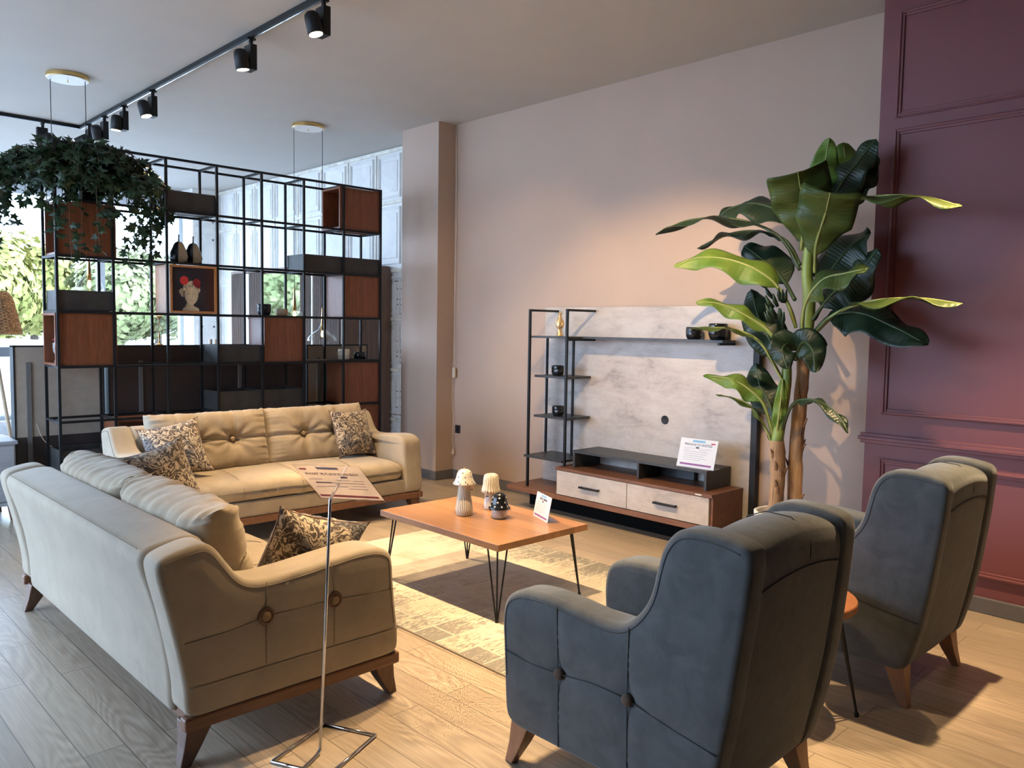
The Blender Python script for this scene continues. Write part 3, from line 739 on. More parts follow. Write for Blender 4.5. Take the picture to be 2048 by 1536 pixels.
def throw(label, M, size=.43, t=.17, seed=0):
    base = M.to_translation()
    V, F = cushion(size, size, t, 40, 2.4, .55, .07, .012, (), (), (), .012, seed, .004)
    o = mesh('throw_pillow', *xf((V, F), M), M_pil, None, smooth=True)
    for v in o.data.vertices: v.co -= base
    o.location = base
    tag(o, label, 'pillow', 'scroll print throw pillows')
    # edge seam piping
    s = size/2
    pts = [(u*s*(1-.07*(1-v*v))+.012*u*abs(u*v)**6, v*s*(1-.07*(1-u*u))+.012*v*abs(u*v)**6, 0) for u, v in
           [(-1+i/10, -1) for i in range(20)]+[(1, -1+i/10) for i in range(20)]+[(1-i/10, 1) for i in range(20)]+[(-1, 1-i/10) for i in range(20)]]
    R = M.to_3x3()
    mesh('piping', *tube([tuple(R @ Vector(p)) for p in pts], .003, 5, closed=True), M_frame, o, smooth=True)
    return o
def basis(c, wv, hv):
    wv = Vector(wv).normalized(); hv = Vector(hv); hv = (hv-wv*hv.dot(wv)).normalized(); n = wv.cross(hv)
    return Matrix(((wv.x, hv.x, n.x, c[0]), (wv.y, hv.y, n.y, c[1]), (wv.z, hv.z, n.z, c[2]), (0, 0, 0, 1)))
throw('scroll print pillow leaning at the left end of the sofa by the black shelf', basis((2.14, 5.52, .632), (1, -.18, .18), (-.18, .60, 1)), .385, .15, 2)
throw('scroll print pillow propped in the right corner of the sofa by the black shelf', basis((3.58, 5.56, .632), (1, .15, -.03), (.02, .40, 1)), .375, .14, 5)
throw('scroll print pillow at the far end of the sofa seen from behind', basis((1.60, 4.30, .665), (1, .25, .22), (-.30, .25, 1)), .37, .15, 8)
throw('scroll print pillow slumped over the near arm of the sofa seen from behind', basis((1.70, 2.985, .525), (.94, -.10, -.28), (.42, -.36, .80)), .395, .26, 11)
# ------------------------------------------------------------------ wing armchairs
WING = [(.09, .146), (.045, .147), (.012, .158), (-.006, .185), (-.022, .24), (-.045, .33), (-.075, .50), (-.105, .75), (-.117, .89), (-.108, .932), (-.07, .946), (-.01, .955), (.04, .957), (.095, .952), (.135, .932), (.168, .885), (.185, .82), (.198, .745),
        (.225, .690), (.27, .640), (.32, .618), (.39, .618), (.48, .627), (.60, .636), (.70, .630), (.765, .610), (.803, .570), (.812, .50), (.802, .36), (.793, .22), (.786, .18), (.768, .158), (.74, .148), (.70, .146)]
def armchair(label, loc):
    t = thing('wing_armchair', label, 'armchair', loc, 0, 'slate blue wing armchairs')
    H = .335; AT = .125
    prof = chaikin(densify(WING, .07), 2)
    for s in (-1, 1):
        def fn(p, q, a, s=s):
            th = AT if p > .3 else AT-.035*min(1, (.3-p)/.25)
            lean = .025*max(0, q-.6)/.35*(1 if p < .25 else 0)
            return (s*(H-a/AT*th-lean*.6), p, q)
        hs = [(-.04, .36), (.12, .385), (.262, .41), (.40, .415), (.53, .40), (.66, .395), (.80, .41)]
        V, F = puffy(prof, 0, AT, .026, fn, cap=tuft([hs, [(.55, .615), (.538, .40), (.532, .16)], [(.262, .628), (.262, .41), (.255, .16)]], [(.262, .410), (.536, .400)], .011))
        if s < 0: F = [tuple(reversed(f)) for f in F]
        a = mesh('wing_arm', V, F, M_chair, t, smooth=True)
        IL = inset_line(prof, .024); i0 = max(range(len(IL)), key=lambda i: -IL[i].x*.5+IL[i].y); i1 = max(range(len(IL)), key=lambda i: IL[i].x*1.0-abs(IL[i].y-.32)*2)
        seq = IL[i0:i1+1] if i0 < i1 else IL[i0:]+IL[:i1+1]
        pip = [(s*(H-.015*max(0, q.y-.6)/.35*(1 if q.x < .25 else 0)+.0002), q.x, q.y) for q in seq]
        mesh('piping', *tube(pip, .0018, 5), M_cseam, a, smooth=True)
        xo = s*(H+.0024)
        seams = [tube([(xo, .55, .615), (xo, .538, .40), (xo, .532, .16)], .0018, 5), tube([(xo, .262, .628), (xo, .262, .41), (xo, .255, .16)], .0020, 5),
                 tube(crom([(xo, -.04, .36), (xo, .12, .385), (xo, .262, .41), (xo, .40, .415), (xo, .53, .40), (xo, .66, .395), (xo, .785, .405)], 5), .0020, 5)]
        mesh('seam', *J(*seams), M_cseam, a, smooth=True)
        for by, bz in ((.262, .410), (.536, .400)):
            button(a, Matrix.Translation((s*(H-.001), by, bz)) @ Matrix.Rotation(s*pi/2, 4, 'Y'), .020, M_cbtn, h=.016)
    BK = [(.06, .148), (.022, .15), (.0, .18), (-.032, .33), (-.062, .50), (-.09, .73), (-.103, .865), (-.088, .905), (-.04, .925), (.04, .928), (.10, .905), (.14, .83), (.20, .60), (.235, .42), (.22, .25), (.10, .15)]
    def bk(p, q, a):
        k = 1-(a/.24)**2
        return (a, p-.006*k, q+(.030*k if q > .8 else 0)*min(1, (q-.8)/.08 if q > .8 else 0))
    Vs = []; prof = chaikin(densify(BK, .07), 2); xs_ = [-.25+.5*i/24 for i in range(25)]
    # swept back with an arched top
    V = []; F = []; n = len(prof)
    for i, x in enumerate(xs_):
        for p in prof: V.append(bk(p.x, p.y, x))
    for i in range(24):
        for k in range(n): F.append((i*n+k, (i+1)*n+k, (i+1)*n+(k+1) % n, i*n+(k+1) % n))
    F.append(tuple(range(n))); F.append(tuple(24*n+k for k in range(n-1, -1, -1)))
    b = mesh('back', V, F, M_chair, t, smooth=True)
    arc = [(x, -.0985-.006*(1-(x/.24)**2)-.001, .80+.028*(1-(x/.24)**2)) for x in [-.235+.47*i/20 for i in range(21)]]
    mesh('seam', *J(tube(arc, .0020, 5), tube([(.03, -.085, .932), (.03, -.04, .957), (.03, .04, .960), (.03, .10, .935), (.03, .14, .86)], .002, 5), tube([(.03, -.085, .932), (.03, -.103, .90), (.03, -.107, .86), (.03, -.101, .825)], .002, 5)), M_cseam, b, smooth=True)
    def bulge(o, l, h):
        k = (1-(l.x/h.x)**2); return (o.x, o.y+.012*k*(1 if l.y > 0 else 0), o.z+.02*k*max(0, 1-(l.y/h.y)**2)*(1 if l.z > 0 else 0))
    mesh('seat', *rbox(-.208, .208, .15, .80, .285, .440, .05, 14, bulge), M_chair, t, smooth=True)
    mesh('front_panel', *rbox(-.215, .215, .10, .775, .15, .288, .016, 5), M_chair, t, smooth=True)
    for sy, y in ((-1, .055), (1, .73)):
        for s in (-1, 1): leg_block(s*(H-.06), y, .148, s*.5, sy*.9, M_legc, t, .082, .034, .032)
    return t
armchair('slate blue wing armchair nearest the camera, seen from behind', (2.195, 1.155, 0))
armchair('slate blue wing armchair farther right, against the plum wall', (3.655, 1.155, 0))
# ------------------------------------------------------------------ hairpin tables
def hairpin(parent, top, foot, spread, zt, r=.0045):
    """three rods from a plate under the top to one foot"""
    d = Vector((foot[0]-top[0], foot[1]-top[1], 0)).normalized(); s = Vector((-d.y, d.x, 0))
    T = Vector((top[0], top[1], zt)); Fp = Vector((foot[0], foot[1], .012))
    parts = [bx(top[0]-.05, top[0]+.05, top[1]-.05, top[1]+.05, zt-.004, zt)]
    for o in (s*spread+d*.01, s*0-d*.0, -s*spread+d*.01):
        parts.append(tube([T+o, T+o*.55+(Fp-T)*.5, Fp+o*.10], r, 8))
    parts.append(tube([(Fp.x, Fp.y, .016), (Fp.x, Fp.y, 0)], .009, 10))
    return mesh('leg', *J(*parts), M_black, parent, smooth=False)
t = thing('coffee_table', 'rectangular cherry wood coffee table with black hairpin legs on the rug', 'table', (3.04, 3.39, .012))
mesh('tabletop', *bx(2.70-3.04, 3.38-3.04, 2.88-3.39, 3.90-3.39, .373, .408), M_tab, t, bevel=.002)
for sx in (-1, 1):
    for sy in (-1, 1): hairpin(t, (sx*.275, sy*.435), (sx*.315, sy*.480), .050, .373)
t = thing('side_table', 'round wooden side table with hairpin legs between the armchairs', 'table', (3.02, 1.50, 0))
V, F = lathe([(0, .422), (.245, .422), (.25, .427), (.25, .451), (.247, .455), (0, .455)], n=64)
mesh('tabletop', V, F, wood('cherry_round_top', (.34, .12, .045), (.50, .21, .085), 'x', .3, 1, .12), t)
for k in range(3):
    a = radians(-68+120*k); hairpin(t, (.17*cos(a), .17*sin(a)), (.262*cos(a), .262*sin(a)), .045, .422, .004)
# rug
M_rb = plain('rug_binding', (.33, .28, .21), .9)
base = (3.14, 2.75, 0)
t = thing('rug', 'worn cream and grey patterned rug under the coffee table', 'rug', base)
nx, ny = 2, 3
mesh('pile', *rbox(-.80, .80, -.74, 1.88, .0, .011, .005, 6), M_rug, t, smooth=True)
mesh('binding', *tube([(-.80, -.74, .005), (.80, -.74, .005), (.80, 1.88, .005), (-.80, 1.88, .005)], .005, 6, closed=True), M_rb, t)
# ------------------------------------------------------------------ TV wall unit
t = thing('tv_unit', 'walnut and concrete-look TV wall unit with side rack against the beige wall', 'tv unit', (4.88, 3.86, 0))
W = dict(world=True)
mesh('back_panel', *bx(5.045, 5.09, 2.845, 4.83, .19, 1.68), M_conc, t, bevel=.0015, **W)
mesh('panel_edge', *bx(5.045, 5.092, 2.80, 2.844, .0, 1.68), M_blackm, t, **W)
mesh('base_plank', *bx(4.645, 5.09, 2.885, 4.86, .150, .190), M_tvw, t, bevel=.002, **W)
mesh('plinth', *bx(4.86, 5.08, 2.95, 4.80, 0, .149), plain('plinth_black', (.006, .006, .006), .95, spec=.1), t, **W)
cab = mesh('cabinet_body', *J(bx(4.662, 5.04, 2.885, 2.905, .191, .388), bx(4.662, 5.04, 4.29, 4.31, .191, .388), bx(4.70, 5.04, 2.905, 4.29, .191, .205), bx(5.0, 5.04, 2.905, 4.29, .205, .388), bx(4.645, 5.043, 2.885, 4.31, .388, .410)), M_tvw, t, bevel=.0015, **W)
for y0, y1 in ((2.907, 3.592), (3.598, 4.29)):
    d = mesh('drawer', *bx(4.645, 4.665, y0, y1, .196, .384), M_conc, t, bevel=.001, **W)
    yc = (y0+y1)/2
    hh = J(bx(4.612, 4.632, yc-.095, yc+.095, .282, .296), bx(4.630, 4.646, yc-.092, yc-.078, .283, .295), bx(4.630, 4.646, yc+.078, yc+.092, .283, .295))
    L = t.location; hv = [(a-L.x, b-L.y, c-L.z) for a, b, c in hh[0]]
    mesh('handle', hv, hh[1], M_black, d, bevel=.002)
mesh('riser_shelf', *J(bx(4.73, 5.04, 2.985, 4.20, .527, .548), bx(4.73, 5.04, 2.985, 3.005, .411, .527), bx(4.73, 5.04, 4.18, 4.20, .411, .527), bx(4.73, 5.04, 3.555, 3.573, .411, .527), bx(5.0, 5.04, 3.26, 3.555, .411, .527)), M_stoneb, t, bevel=.0015, **W)
mesh('maker_tag', *bx(4.643, 4.645, 2.965, 3.015, .394, .402), M_white, t, **W)
# rack: front posts, rear posts, brackets, shelves
b12 = .018
def post(*p): mesh('rack_post', *bx(*p), M_black, t, **W)
post(4.70, 4.718, 4.672, 4.690, .191, 1.655); post(4.70, 4.718, 4.262, 4.280, .411, 1.655)
post(4.93, 4.946, 4.690, 4.706, .44, 1.418); post(4.93, 4.946, 4.395, 4.411, .44, 1.418)
for y in (4.672, 4.262): mesh('rack_arm', *bx(4.718, 5.045, y, y+.018, 1.637, 1.655), M_black, t, **W)
mesh('rack_bracket', *bx(4.718, 5.045, 4.262, 4.280, 1.405, 1.422), M_black, t, **W)
mesh('rack_bracket', *bx(4.84, 5.045, 2.985, 3.003, 1.402, 1.420), M_black, t, **W)
mesh('long_shelf', *bx(4.875, 5.045, 2.985, 4.255, 1.421, 1.438), M_stoneb, t, bevel=.001, **W)
mesh('rack_shelf', *bx(4.72, 5.04, 4.281, 4.70, 1.422, 1.438), M_stoneb, t, bevel=.001, **W)
for z in (1.110, .780):
    mesh('rack_shelf', *bx(4.76, 5.04, 4.30, 4.67, z-.012, z+.006), M_stoneb, t, bevel=.001, **W)
mesh('rack_shelf', *bx(4.69, 5.03, 4.285, 4.71, .436, .454), M_stoneb, t, bevel=.001, **W)
V, F = lathe([(0, 0), (.030, 0), (.033, .004), (.026, .006), (.022, .002), (0, .002)], n=24)
mesh('cable_grommet', [(5.045-c, 3.56+a, .825+b) for a, b, c in V], F, M_blackm, t, smooth=True, **W)
# objects on the unit
def facecup(label, x, y, z, r, h, mat, seed, cat='vase', name='face_vase', group='black face vases on the TV unit'):
    t = thing(name, label, cat, (x, y, z), -pi*.75, group)
    def fn(a, zz):
        q = zz/h; k = 1+.03*sin(a*3+seed)
        # face relief toward +x local
        da = math.atan2(sin(a), cos(a))
        k += .10*exp(-(da/.16)**2)*exp(-((q-.48)/.16)**2)             # nose
        k += .05*exp(-(da/.35)**2)*exp(-((q-.25)/.07)**2)             # lips
        for s in (-1, 1): k += .05*exp(-((da-s*.42)/.2)**2)*exp(-((q-.70)/.07)**2)-.05*exp(-((da-s*.42)/.16)**2)*exp(-((q-.58)/.06)**2)
        return k
    prof = [(0, 0), (r*.72, 0), (r*.80, h*.04)]+[(r*(.80+.20*sin(min(1, q/16*2.4)*pi/2)), h*(.04+.90*q/16)) for q in range(1, 16)]+[(r*.98, h*.97), (r*.93, h), (r*.86, h*.97), (r*.82, h*.3), (0, h*.2)]
    mesh('body', *lathe(prof, n=48, fn=fn), mat, t, smooth=True); return t
M_gloss = plain('black_glaze', (.012, .013, .016), .18)
facecup('black face vase on the upper small rack shelf of the TV unit', 4.86, 4.50, 1.1165, .052, .082, M_gloss, 1)
facecup('black face vase on the lower small rack shelf of the TV unit', 4.86, 4.49, .7865, .050, .080, M_gloss, 2)
facecup('smaller black face vase at the right end of the long wall shelf', 4.955, 3.27, 1.4385, .058, .088, M_gloss, 3)
facecup('larger black face vase at the right end of the long wall shelf', 4.955, 3.075, 1.4385, .066, .115, M_gloss, 4)
# gold hand sculpture
t = thing('hand_vase', 'small gold vase shaped like two clasped hands on the top rack shelf', 'vase', (4.84, 4.47, 1.4385))
M_gold = plain('pale_gold', (.72, .52, .27), .3, metal=.6, var=.15)
prof = [(0, 0), (.034, 0), (.034, .006), (.024, .028), (.017, .05), (.020, .062), (.030, .085), (.031, .105), (.024, .135), (.015, .158), (.014, .168), (.020, .186), (.022, .190), (.016, .188), (0, .16)]
mesh('body', *lathe(prof, n=30, fn=lambda a, z: (1+.10*sin(a*2+z*30))*(.75 if .06 < z < .15 and abs(sin(a)) > .7 else 1)), M_gold, t, smooth=True)
fg = [tube(crom([(.026*cos(a), .026*sin(a), .075), (.031*cos(a+.5), .031*sin(a+.5), .100), (.024*cos(a+1.0), .024*sin(a+1.0), .128)], 5), [.0055]*10+[.004], 6) for a in (0.2, .75, 1.3, 1.85, 3.4, 3.95, 4.5, 5.05)]
mesh('fingers', *J(*fg), M_gold, t, smooth=True)
# ------------------------------------------------------------------ text helper
def text_mesh(name, s, size, mat, parent, M, align='CENTER', ext=.0004):
    cu = bpy.data.curves.new(name, 'FONT'); cu.body = s; cu.size = size; cu.align_x = align; cu.extrude = ext; cu.resolution_u = 3
    o = bpy.data.objects.new('tmp', cu); COL.objects.link(o); bpy.context.view_layer.update()
    me = bpy.data.meshes.new_from_object(o.evaluated_get(bpy.context.evaluated_depsgraph_get()))
    COL.objects.unlink(o); bpy.data.objects.remove(o)
    me.transform(M); me.materials.clear(); me.materials.append(mat)
    q = bpy.data.objects.new(name, me); COL.objects.link(q); q.parent = parent; return q
M_inkd = plain('ink_dark', (.06, .06, .08), .5); M_inkb = plain('ink_blue', (.22, .46, .66), .5); M_inkp = plain('ink_purple', (.30, .09, .27), .5); M_inkr = plain('ink_red', (.60, .05, .06), .5)
M_inkg = plain('ink_grey', (.42, .42, .46), .5)
def prints(parent, M, w, h, title, sc=1.0, kind=0, mirror=False):
    """printed marks on a card lying in the local xy plane of M (x right, y up), front = +z"""
    def rect(name, x0, x1, y0, y1, mat, z=.0006):
        V, F = bx(x0*w, x1*w, y0*h, y1*h, z*.4, z); mesh(name, *xf((V, F), M), mat, parent)
    rect('blue_tag', -.17, .17, .38, .455, M_inkb)
    ts = w/max(15, len(title))*1.30*sc
    text_mesh('title_text', title, ts, M_inkd, parent, M @ Matrix.Translation((0, h*.26, .0008)))
    rect('bottom_bar', -.42, .42, -.42, -.355, M_inkp)
    rect('rule_line', -.38, .30, .045, .058, M_inkg)
    for k, (a, b2, c) in enumerate(((-.38, -.10, .16), (.02, .36, .16), (-.38, -.22, .10), (.05, .24, .10), (-.36, .25, -.03), (-.36, .18, -.10), (-.36, .28, -.17), (-.36, .1, -.24))):
        rect('print_line', a, b2, c, c+.012, M_inkg)
    rect('price_mark', -.06, .03, .17, .225, M_inkd)
    if kind: rect('red_logo', .33, .44, .36, .40, M_inkr)
# TV price stand
def astand(label, P0, P1, up, hgt, title, back, kind=1):
    """P0 left-bottom, P1 right-bottom corner of the leaning card (as read), up = lean direction"""
    P0 = Vector(P0); P1 = Vector(P1); c = (P0+P1)/2; wv = (P1-P0).normalized(); w = (P1-P0).length
    t = thing('price_sign', label, 'sign', tuple(c))
    uv = Vector(up).normalized(); M = basis((0, 0, 0), wv, uv); M = M @ Matrix.Translation((0, hgt/2, 0))
    mesh('card', *xf(bx(-w/2, w/2, -hgt/2, hgt/2, -.0015, 0), M), M_pap, t)
    prints(t, M, w, hgt, title, 1.0, kind)
    bk = Vector(back)
    V = [tuple(P0-c), tuple(P1-c), tuple(P1-c+bk), tuple(P0-c+bk)]; V += [(a, b, z+.002) for a, b, z in V]
    mesh('foot', V, [(3, 2, 1, 0), (4, 5, 6, 7), (0, 1, 5, 4), (1, 2, 6, 5), (2, 3, 7, 6), (3, 0, 4, 7)], M_acr, t)
    return t
astand('white price card on a clear stand on the black riser of the TV unit', (4.765, 3.255, .5485), (4.780, 2.965, .5485), (.30, -.02, 1), .205, 'MAGGUS TV ÜNİTESİ', (.09, 0, 0))
astand('small white price card near the right edge of the coffee table', (3.292, 3.222, .4205), (3.214, 3.034, .4205), (.16, -.10, 1), .142, 'ORTA SEHPA', (.075, -.03, 0), 0)
# floor sign stand
t = thing('sign_stand', 'chrome wire floor stand holding a tilted see-through price sign', 'sign stand', (1.423, 2.414, 0))
rr = .0062
A_ = [(.118, .165, .007), (.215, -.020, .007), (.070, -.118, .007), (-.155, .068, .007)]
A_ = [(1.541-1.423, 2.581-2.414, rr), (1.636-1.423, 2.386-2.414, rr), (1.37-1.423, 2.268-2.414, rr), (1.272-1.423, 2.474-2.414, rr)]
mesh('base_frame', *J(*[tube([A_[i], A_[(i+1) % 4]], rr, 8) for i in range(4)]+[tube(crom([(A_[2][0]*.55+A_[3][0]*.45, A_[2][1]*.55+A_[3][1]*.45, rr), (-.02, -.008, rr), (0, 0, .02)], 4), rr, 8)]), M_chrome, t, smooth=True)
mesh('pole', *tube([(0, 0, .012), (.022, .002, .44), (.042, .004, .880)]+[tuple(v) for v in crom([(.043, .005, .885), (.050, .010, .900), (.104, .050, .936)], 4)], rr*.9, 10), M_chrome, t, smooth=True)
SM = basis((.109, .053, .9405), (-.339, .938, -.068), (-.675, -.192, .712))
mesh('acrylic_plate', *xf(bx(-.1485, .1485, -.105, .105, -.003, -.001), SM), M_acr, t)
M_paper = None
m_, N_, L_, b_ = nt('translucent_paper'); b_.inputs['Base Color'].default_value = (.62, .52, .50, 1); b_.inputs['Roughness'].default_value = .3
tl_ = N_.new('ShaderNodeBsdfTranslucent'); tl_.inputs[0].default_value = (.95, .86, .84, 1); tp_ = N_.new('ShaderNodeBsdfTransparent')
m1_ = N_.new('ShaderNodeMixShader'); m1_.inputs[0].default_value = .5; L_.new(b_.outputs[0], m1_.inputs[1]); L_.new(tl_.outputs[0], m1_.inputs[2])
m2_ = N_.new('ShaderNodeMixShader'); m2_.inputs[0].default_value = .34; L_.new(m1_.outputs[0], m2_.inputs[1]); L_.new(tp_.outputs[0], m2_.inputs[2]); L_.new(m2_.outputs[0], N_['Material Output'].inputs[0])
pc = mesh('price_sheet', *xf(([(-.142, -.099, -.0008), (.142, -.099, -.0008), (.142, .099, -.0008), (-.142, .099, -.0008)], [(0, 1, 2, 3)]), SM), m_, t)
BM = SM @ Matrix.Translation((0, 0, -.0032))
def srect(name, x0, x1, y0, y1, mat): mesh(name, *xf(bx(x0*.297, x1*.297, y0*.21, y1*.21, -.0004, 0), BM), mat, pc)
M_thr = plain('show_through_ink', (.13, .09, .10), .6); M_thr2 = plain('show_through_red', (.36, .07, .07), .6); M_thr3 = plain('show_through_faint', (.30, .23, .24), .6)
text_mesh('title_text', 'ADENPLUS KOLTUK TAKIMI', .0185, M_thr, pc, BM @ Matrix.Translation((0, .048, 0)))
srect('blue_tag', -.16, .16, .385, .45, M_thr3); srect('bottom_bar', -.44, .44, -.41, -.345, M_thr2); srect('red_logo', .32, .43, .37, .41, M_thr2)
srect('rule_line', -.38, .10, .00, .012, M_thr); srect('rule_line', .10, .34, -.005, .03, M_thr)
srect('price_mark', -.20, -.10, .15, .20, M_thr)
for x0, x1, y in ((-.40, -.25, .07), (-.2, .0, .08), (.2, .4, .1), (-.38, -.18, -.08), (-.1, .2, -.10), (-.38, -.1, -.16), (.22, .38, -.12)): srect('print_line', x0, x1, y, y+.018, M_thr3)
# ------------------------------------------------------------------ mushroom jars on the coffee table
def dots_mat(name, base, dot, scale):
    m, N, L, b = nt(name); mp = objcoord(N, L)
    v = N.new('ShaderNodeTexVoronoi'); v.inputs['Scale'].default_value = scale; v.inputs['Randomness'].default_value = .35; L.new(mp.outputs[0], v.inputs['Vector'])
    r = ramp(N, [(.0, dot), (.20, dot), (.24, base)]); r.color_ramp.elements[2].position = .24
    L.new(v.outputs['Distance'], r.inputs[0]); L.new(r.outputs[0], b.inputs['Base Color']); b.inputs['Roughness'].default_value = .12; return m
def stripe_mat(name, c1, c2, n, phase=0):
    m, N, L, b = nt(name); tc = N.new('ShaderNodeTexCoord'); sp = N.new('ShaderNodeSeparateXYZ'); L.new(tc.outputs['Object'], sp.inputs[0])
    at = N.new('ShaderNodeMath'); at.operation = 'ARCTAN2'; L.new(sp.outputs[1], at.inputs[0]); L.new(sp.outputs[0], at.inputs[1])
    nz = noise_n(N, L, tc.outputs['Object'], 14, 2)
    ma = N.new('ShaderNodeMath'); ma.operation = 'MULTIPLY_ADD'; ma.inputs[1].default_value = .9; L.new(nz.outputs[0], ma.inputs[0]); L.new(at.outputs[0], ma.inputs[2])
    ml = N.new('ShaderNodeMath'); ml.operation = 'MULTIPLY'; ml.inputs[1].default_value = n; L.new(ma.outputs[0], ml.inputs[0])
    sn = N.new('ShaderNodeMath'); sn.operation = 'SINE'; L.new(ml.outputs[0], sn.inputs[0])
    r = ramp(N, [(.0, c1), (.80, c1), (.93, c2)]); L.new(sn.outputs[0], r.inputs[0])
    L.new(r.outputs[0], b.inputs['Base Color']); b.inputs['Roughness'].default_value = .15; return m
M_crs = stripe_mat('cream_black_stripe', (.72, .66, .54), (.03, .028, .025), 26)
M_crr = stripe_mat('cream_rib', (.74, .67, .53), (.30, .24, .16), 26)
M_cream = plain('cream_glaze', (.74, .68, .56), .12)
M_bd = dots_mat('white_black_dots', (.74, .72, .68), (.02, .02, .02), 38)
ZT = .4203
def dots(parent, prof, spots, r, mat, c=(0, 0, 0)):
    parts = []
    for a, z in spots:
        # radius and slope of the profile at height z
        for (r0, z0), (r1, z1) in zip(prof[:-1], prof[1:]):
            if min(z0, z1) <= z <= max(z0, z1) and abs(z1-z0) > 1e-6 and z0 != z1:
                k = (z-z0)/(z1-z0); R = r0+(r1-r0)*k; n = Vector((abs(z1-z0), 0, -(r1-r0)*(1 if z1 > z0 else -1))).normalized(); break
        else: continue
        nn = Vector((n.x*cos(a), n.x*sin(a), n.z)); cpt = Vector((R*cos(a), R*sin(a), z))
        M = nn.to_track_quat('Z', 'Y').to_matrix().to_4x4(); M.translation = cpt
        parts.append(xf(lathe([(0, .0018), (r*.7, .0012), (r, -.0015)], n=12), M))
    mesh('polka_dots', *J(*parts), mat, parent, smooth=True)
def tagcard(parent, x, y, z, rz):
    c, s_ = cos(rz), sin(rz)
    V, F = bx(-.014, .014, -.0005, .0005, -.040, 0)
    o = mesh('price_tag', V, F, M_pap, parent, loc=(x, y, z), rot=(.05, 0, rz))
    mesh('barcode', *bx(-.009, .009, -.0009, -.0005, -.036, -.031), M_inkd, o)
t = thing('mushroom_jar', 'tall striped mushroom jar with a cream cap and small black dots', 'jar', (2.992, 3.484, ZT), 0, 'ceramic mushroom jars')
mesh('stem', *lathe([(0, 0), (.040, 0), (.046, .008), (.050, .03), (.048, .065), (.040, .11), (.035, .15), (.034, .185), (.036, .19), (0, .19)], n=96, fn=lambda a, z: 1+.018*abs(sin(a*13))), M_crs, t, smooth=True)
cp = [(0, .262), (.012, .268), (.02, .2660), (.034, .258), (.043, .242), (.047, .222), (.055, .200), (.066, .186), (.065, .181), (.050, .182), (.034, .188), (0, .19)]
cp = [(0, .268)]+cp[2:]
mesh('cap', *lathe(cp[::-1], n=48), M_cream, t, smooth=True)
dots(t, cp[:7][::-1], [(a*.785+.2, .200) for a in range(8)]+[(a*.9+.5, .226) for a in range(7)]+[(a*1.25, .250) for a in range(5)]+[(a*.70+.1, .1905) for a in range(9)], .0045, M_blackm)
mesh('knob', *lathe([(0, .262), (.006, .264), (.006, .272), (0, .275)], n=12), M_gold, t, smooth=True)
tagcard(t, .030, -.030, .183, -.75)
t = thing('mushroom_jar', 'cream ribbed jar with a hollow crinkled top, behind the black capped one', 'jar', (3.215, 3.50, ZT), 0, 'ceramic mushroom jars')
mesh('stem', *lathe([(0, 0), (.036, 0), (.041, .008), (.042, .035), (.036, .075), (.033, .105), (0, .105)], n=48), M_bd, t, smooth=True)
mesh('cap', *lathe([(.034, .095), (.058, .104), (.054, .118), (.047, .150), (.045, .185), (.040, .205), (.028, .212), (.021, .211), (.018, .200), (0, .19)], n=120, fn=lambda a, z: 1+.035*sin(a*20)), M_crr, t, smooth=True)
tagcard(t, -.050, -.020, .120, -.75)
t = thing('mushroom_jar', 'small mushroom jar with a glossy black cap and white dots, nearest the camera', 'jar', (3.100, 3.302, ZT), 0, 'ceramic mushroom jars')
mesh('stem', *lathe([(0, 0), (.036, 0), (.044, .008), (.047, .025), (.044, .046), (.038, .060), (0, .062)], n=48), plain('marbled_glaze', (.50, .43, .38), .1, var=.15, vs=40), t, smooth=True)
cp = [(0, .146), (.018, .144), (.034, .134), (.041, .115), (.045, .090), (.054, .070), (.063, .060), (.062, .055), (.045, .056), (0, .058)]
mesh('cap', *lathe(cp[::-1], n=56), M_gloss, t, smooth=True)
dots(t, cp[:7][::-1], [(a*.785+.3, .072) for a in range(8)]+[(a*.98+.8, .095) for a in range(7)]+[(a*1.25+.2, .120) for a in range(5)]+[(1, .138), (4, .138)], .0065, M_cream)
# ------------------------------------------------------------------ banana plant
t = thing('banana_plant', 'tall artificial banana plant with two stems in a white pot by the plum wall', 'plant', (4.50, 2.28, 0))
B0 = t.location.copy()
pot = mesh('pot', *lathe([(0, 0), (.15, 0), (.165, .02), (.188, .40), (.190, .425), (.178, .430), (.168, .42), (.165, .36), (0, .355)], n=48), M_white, t, smooth=True)
mesh('soil', *lathe([(0, .375), (.164, .37), (.164, .345)][::-1], n=32, fn=lambda a, z: 1), M_soil, pot, smooth=True)
def wp(P): return [(p[0]-B0.x, p[1]-B0.y, p[2]-B0.z) for p in P]
def trunk(P, r0, r1, seed):
    C = crom(wp(P), 8); n = len(C); r = [(r0+(r1-r0)*i/(n-1))*(1+.10*noise.noise(Vector((i*.35, seed, 0)))) for i in range(n)]
    V, F = tube(C, r, 16)
    V = [tuple(Vector(v)*1.0+Vector((noise.noise(Vector(v)*30+Vector((seed, 0, 0))), noise.noise(Vector(v)*30+Vector((0, seed, 0))), 0))*.006) for v in V]
    tr = mesh('trunk', V, F, M_trunk, t, smooth=True)
    rnd = random.Random(seed); parts = []
    for k in range(9):
        i = rnd.randrange(3, n-3); c = C[i]; a = rnd.uniform(0, 6.28); d = Vector((cos(a), sin(a), 0)); rr_ = r[i]
        parts.append(tube([c+d*rr_*.8, c+d*(rr_*1.05)+Vector((0, 0, .03)), c+d*(rr_*1.5)+Vector((0, 0, rnd.uniform(.04, .07)))], [.012, .009, .003], 5))
    mesh('husk', *J(*parts), M_husk, tr)
trunk([(4.42, 2.325, .36), (4.42, 2.306, .626), (4.42, 2.321, .86)], .042, .045, 3)
trunk([(4.52, 2.24, .36), (4.52, 2.248, .803), (4.52, 2.231, 1.132), (4.52, 2.22, 1.43)], .044, .036, 5)
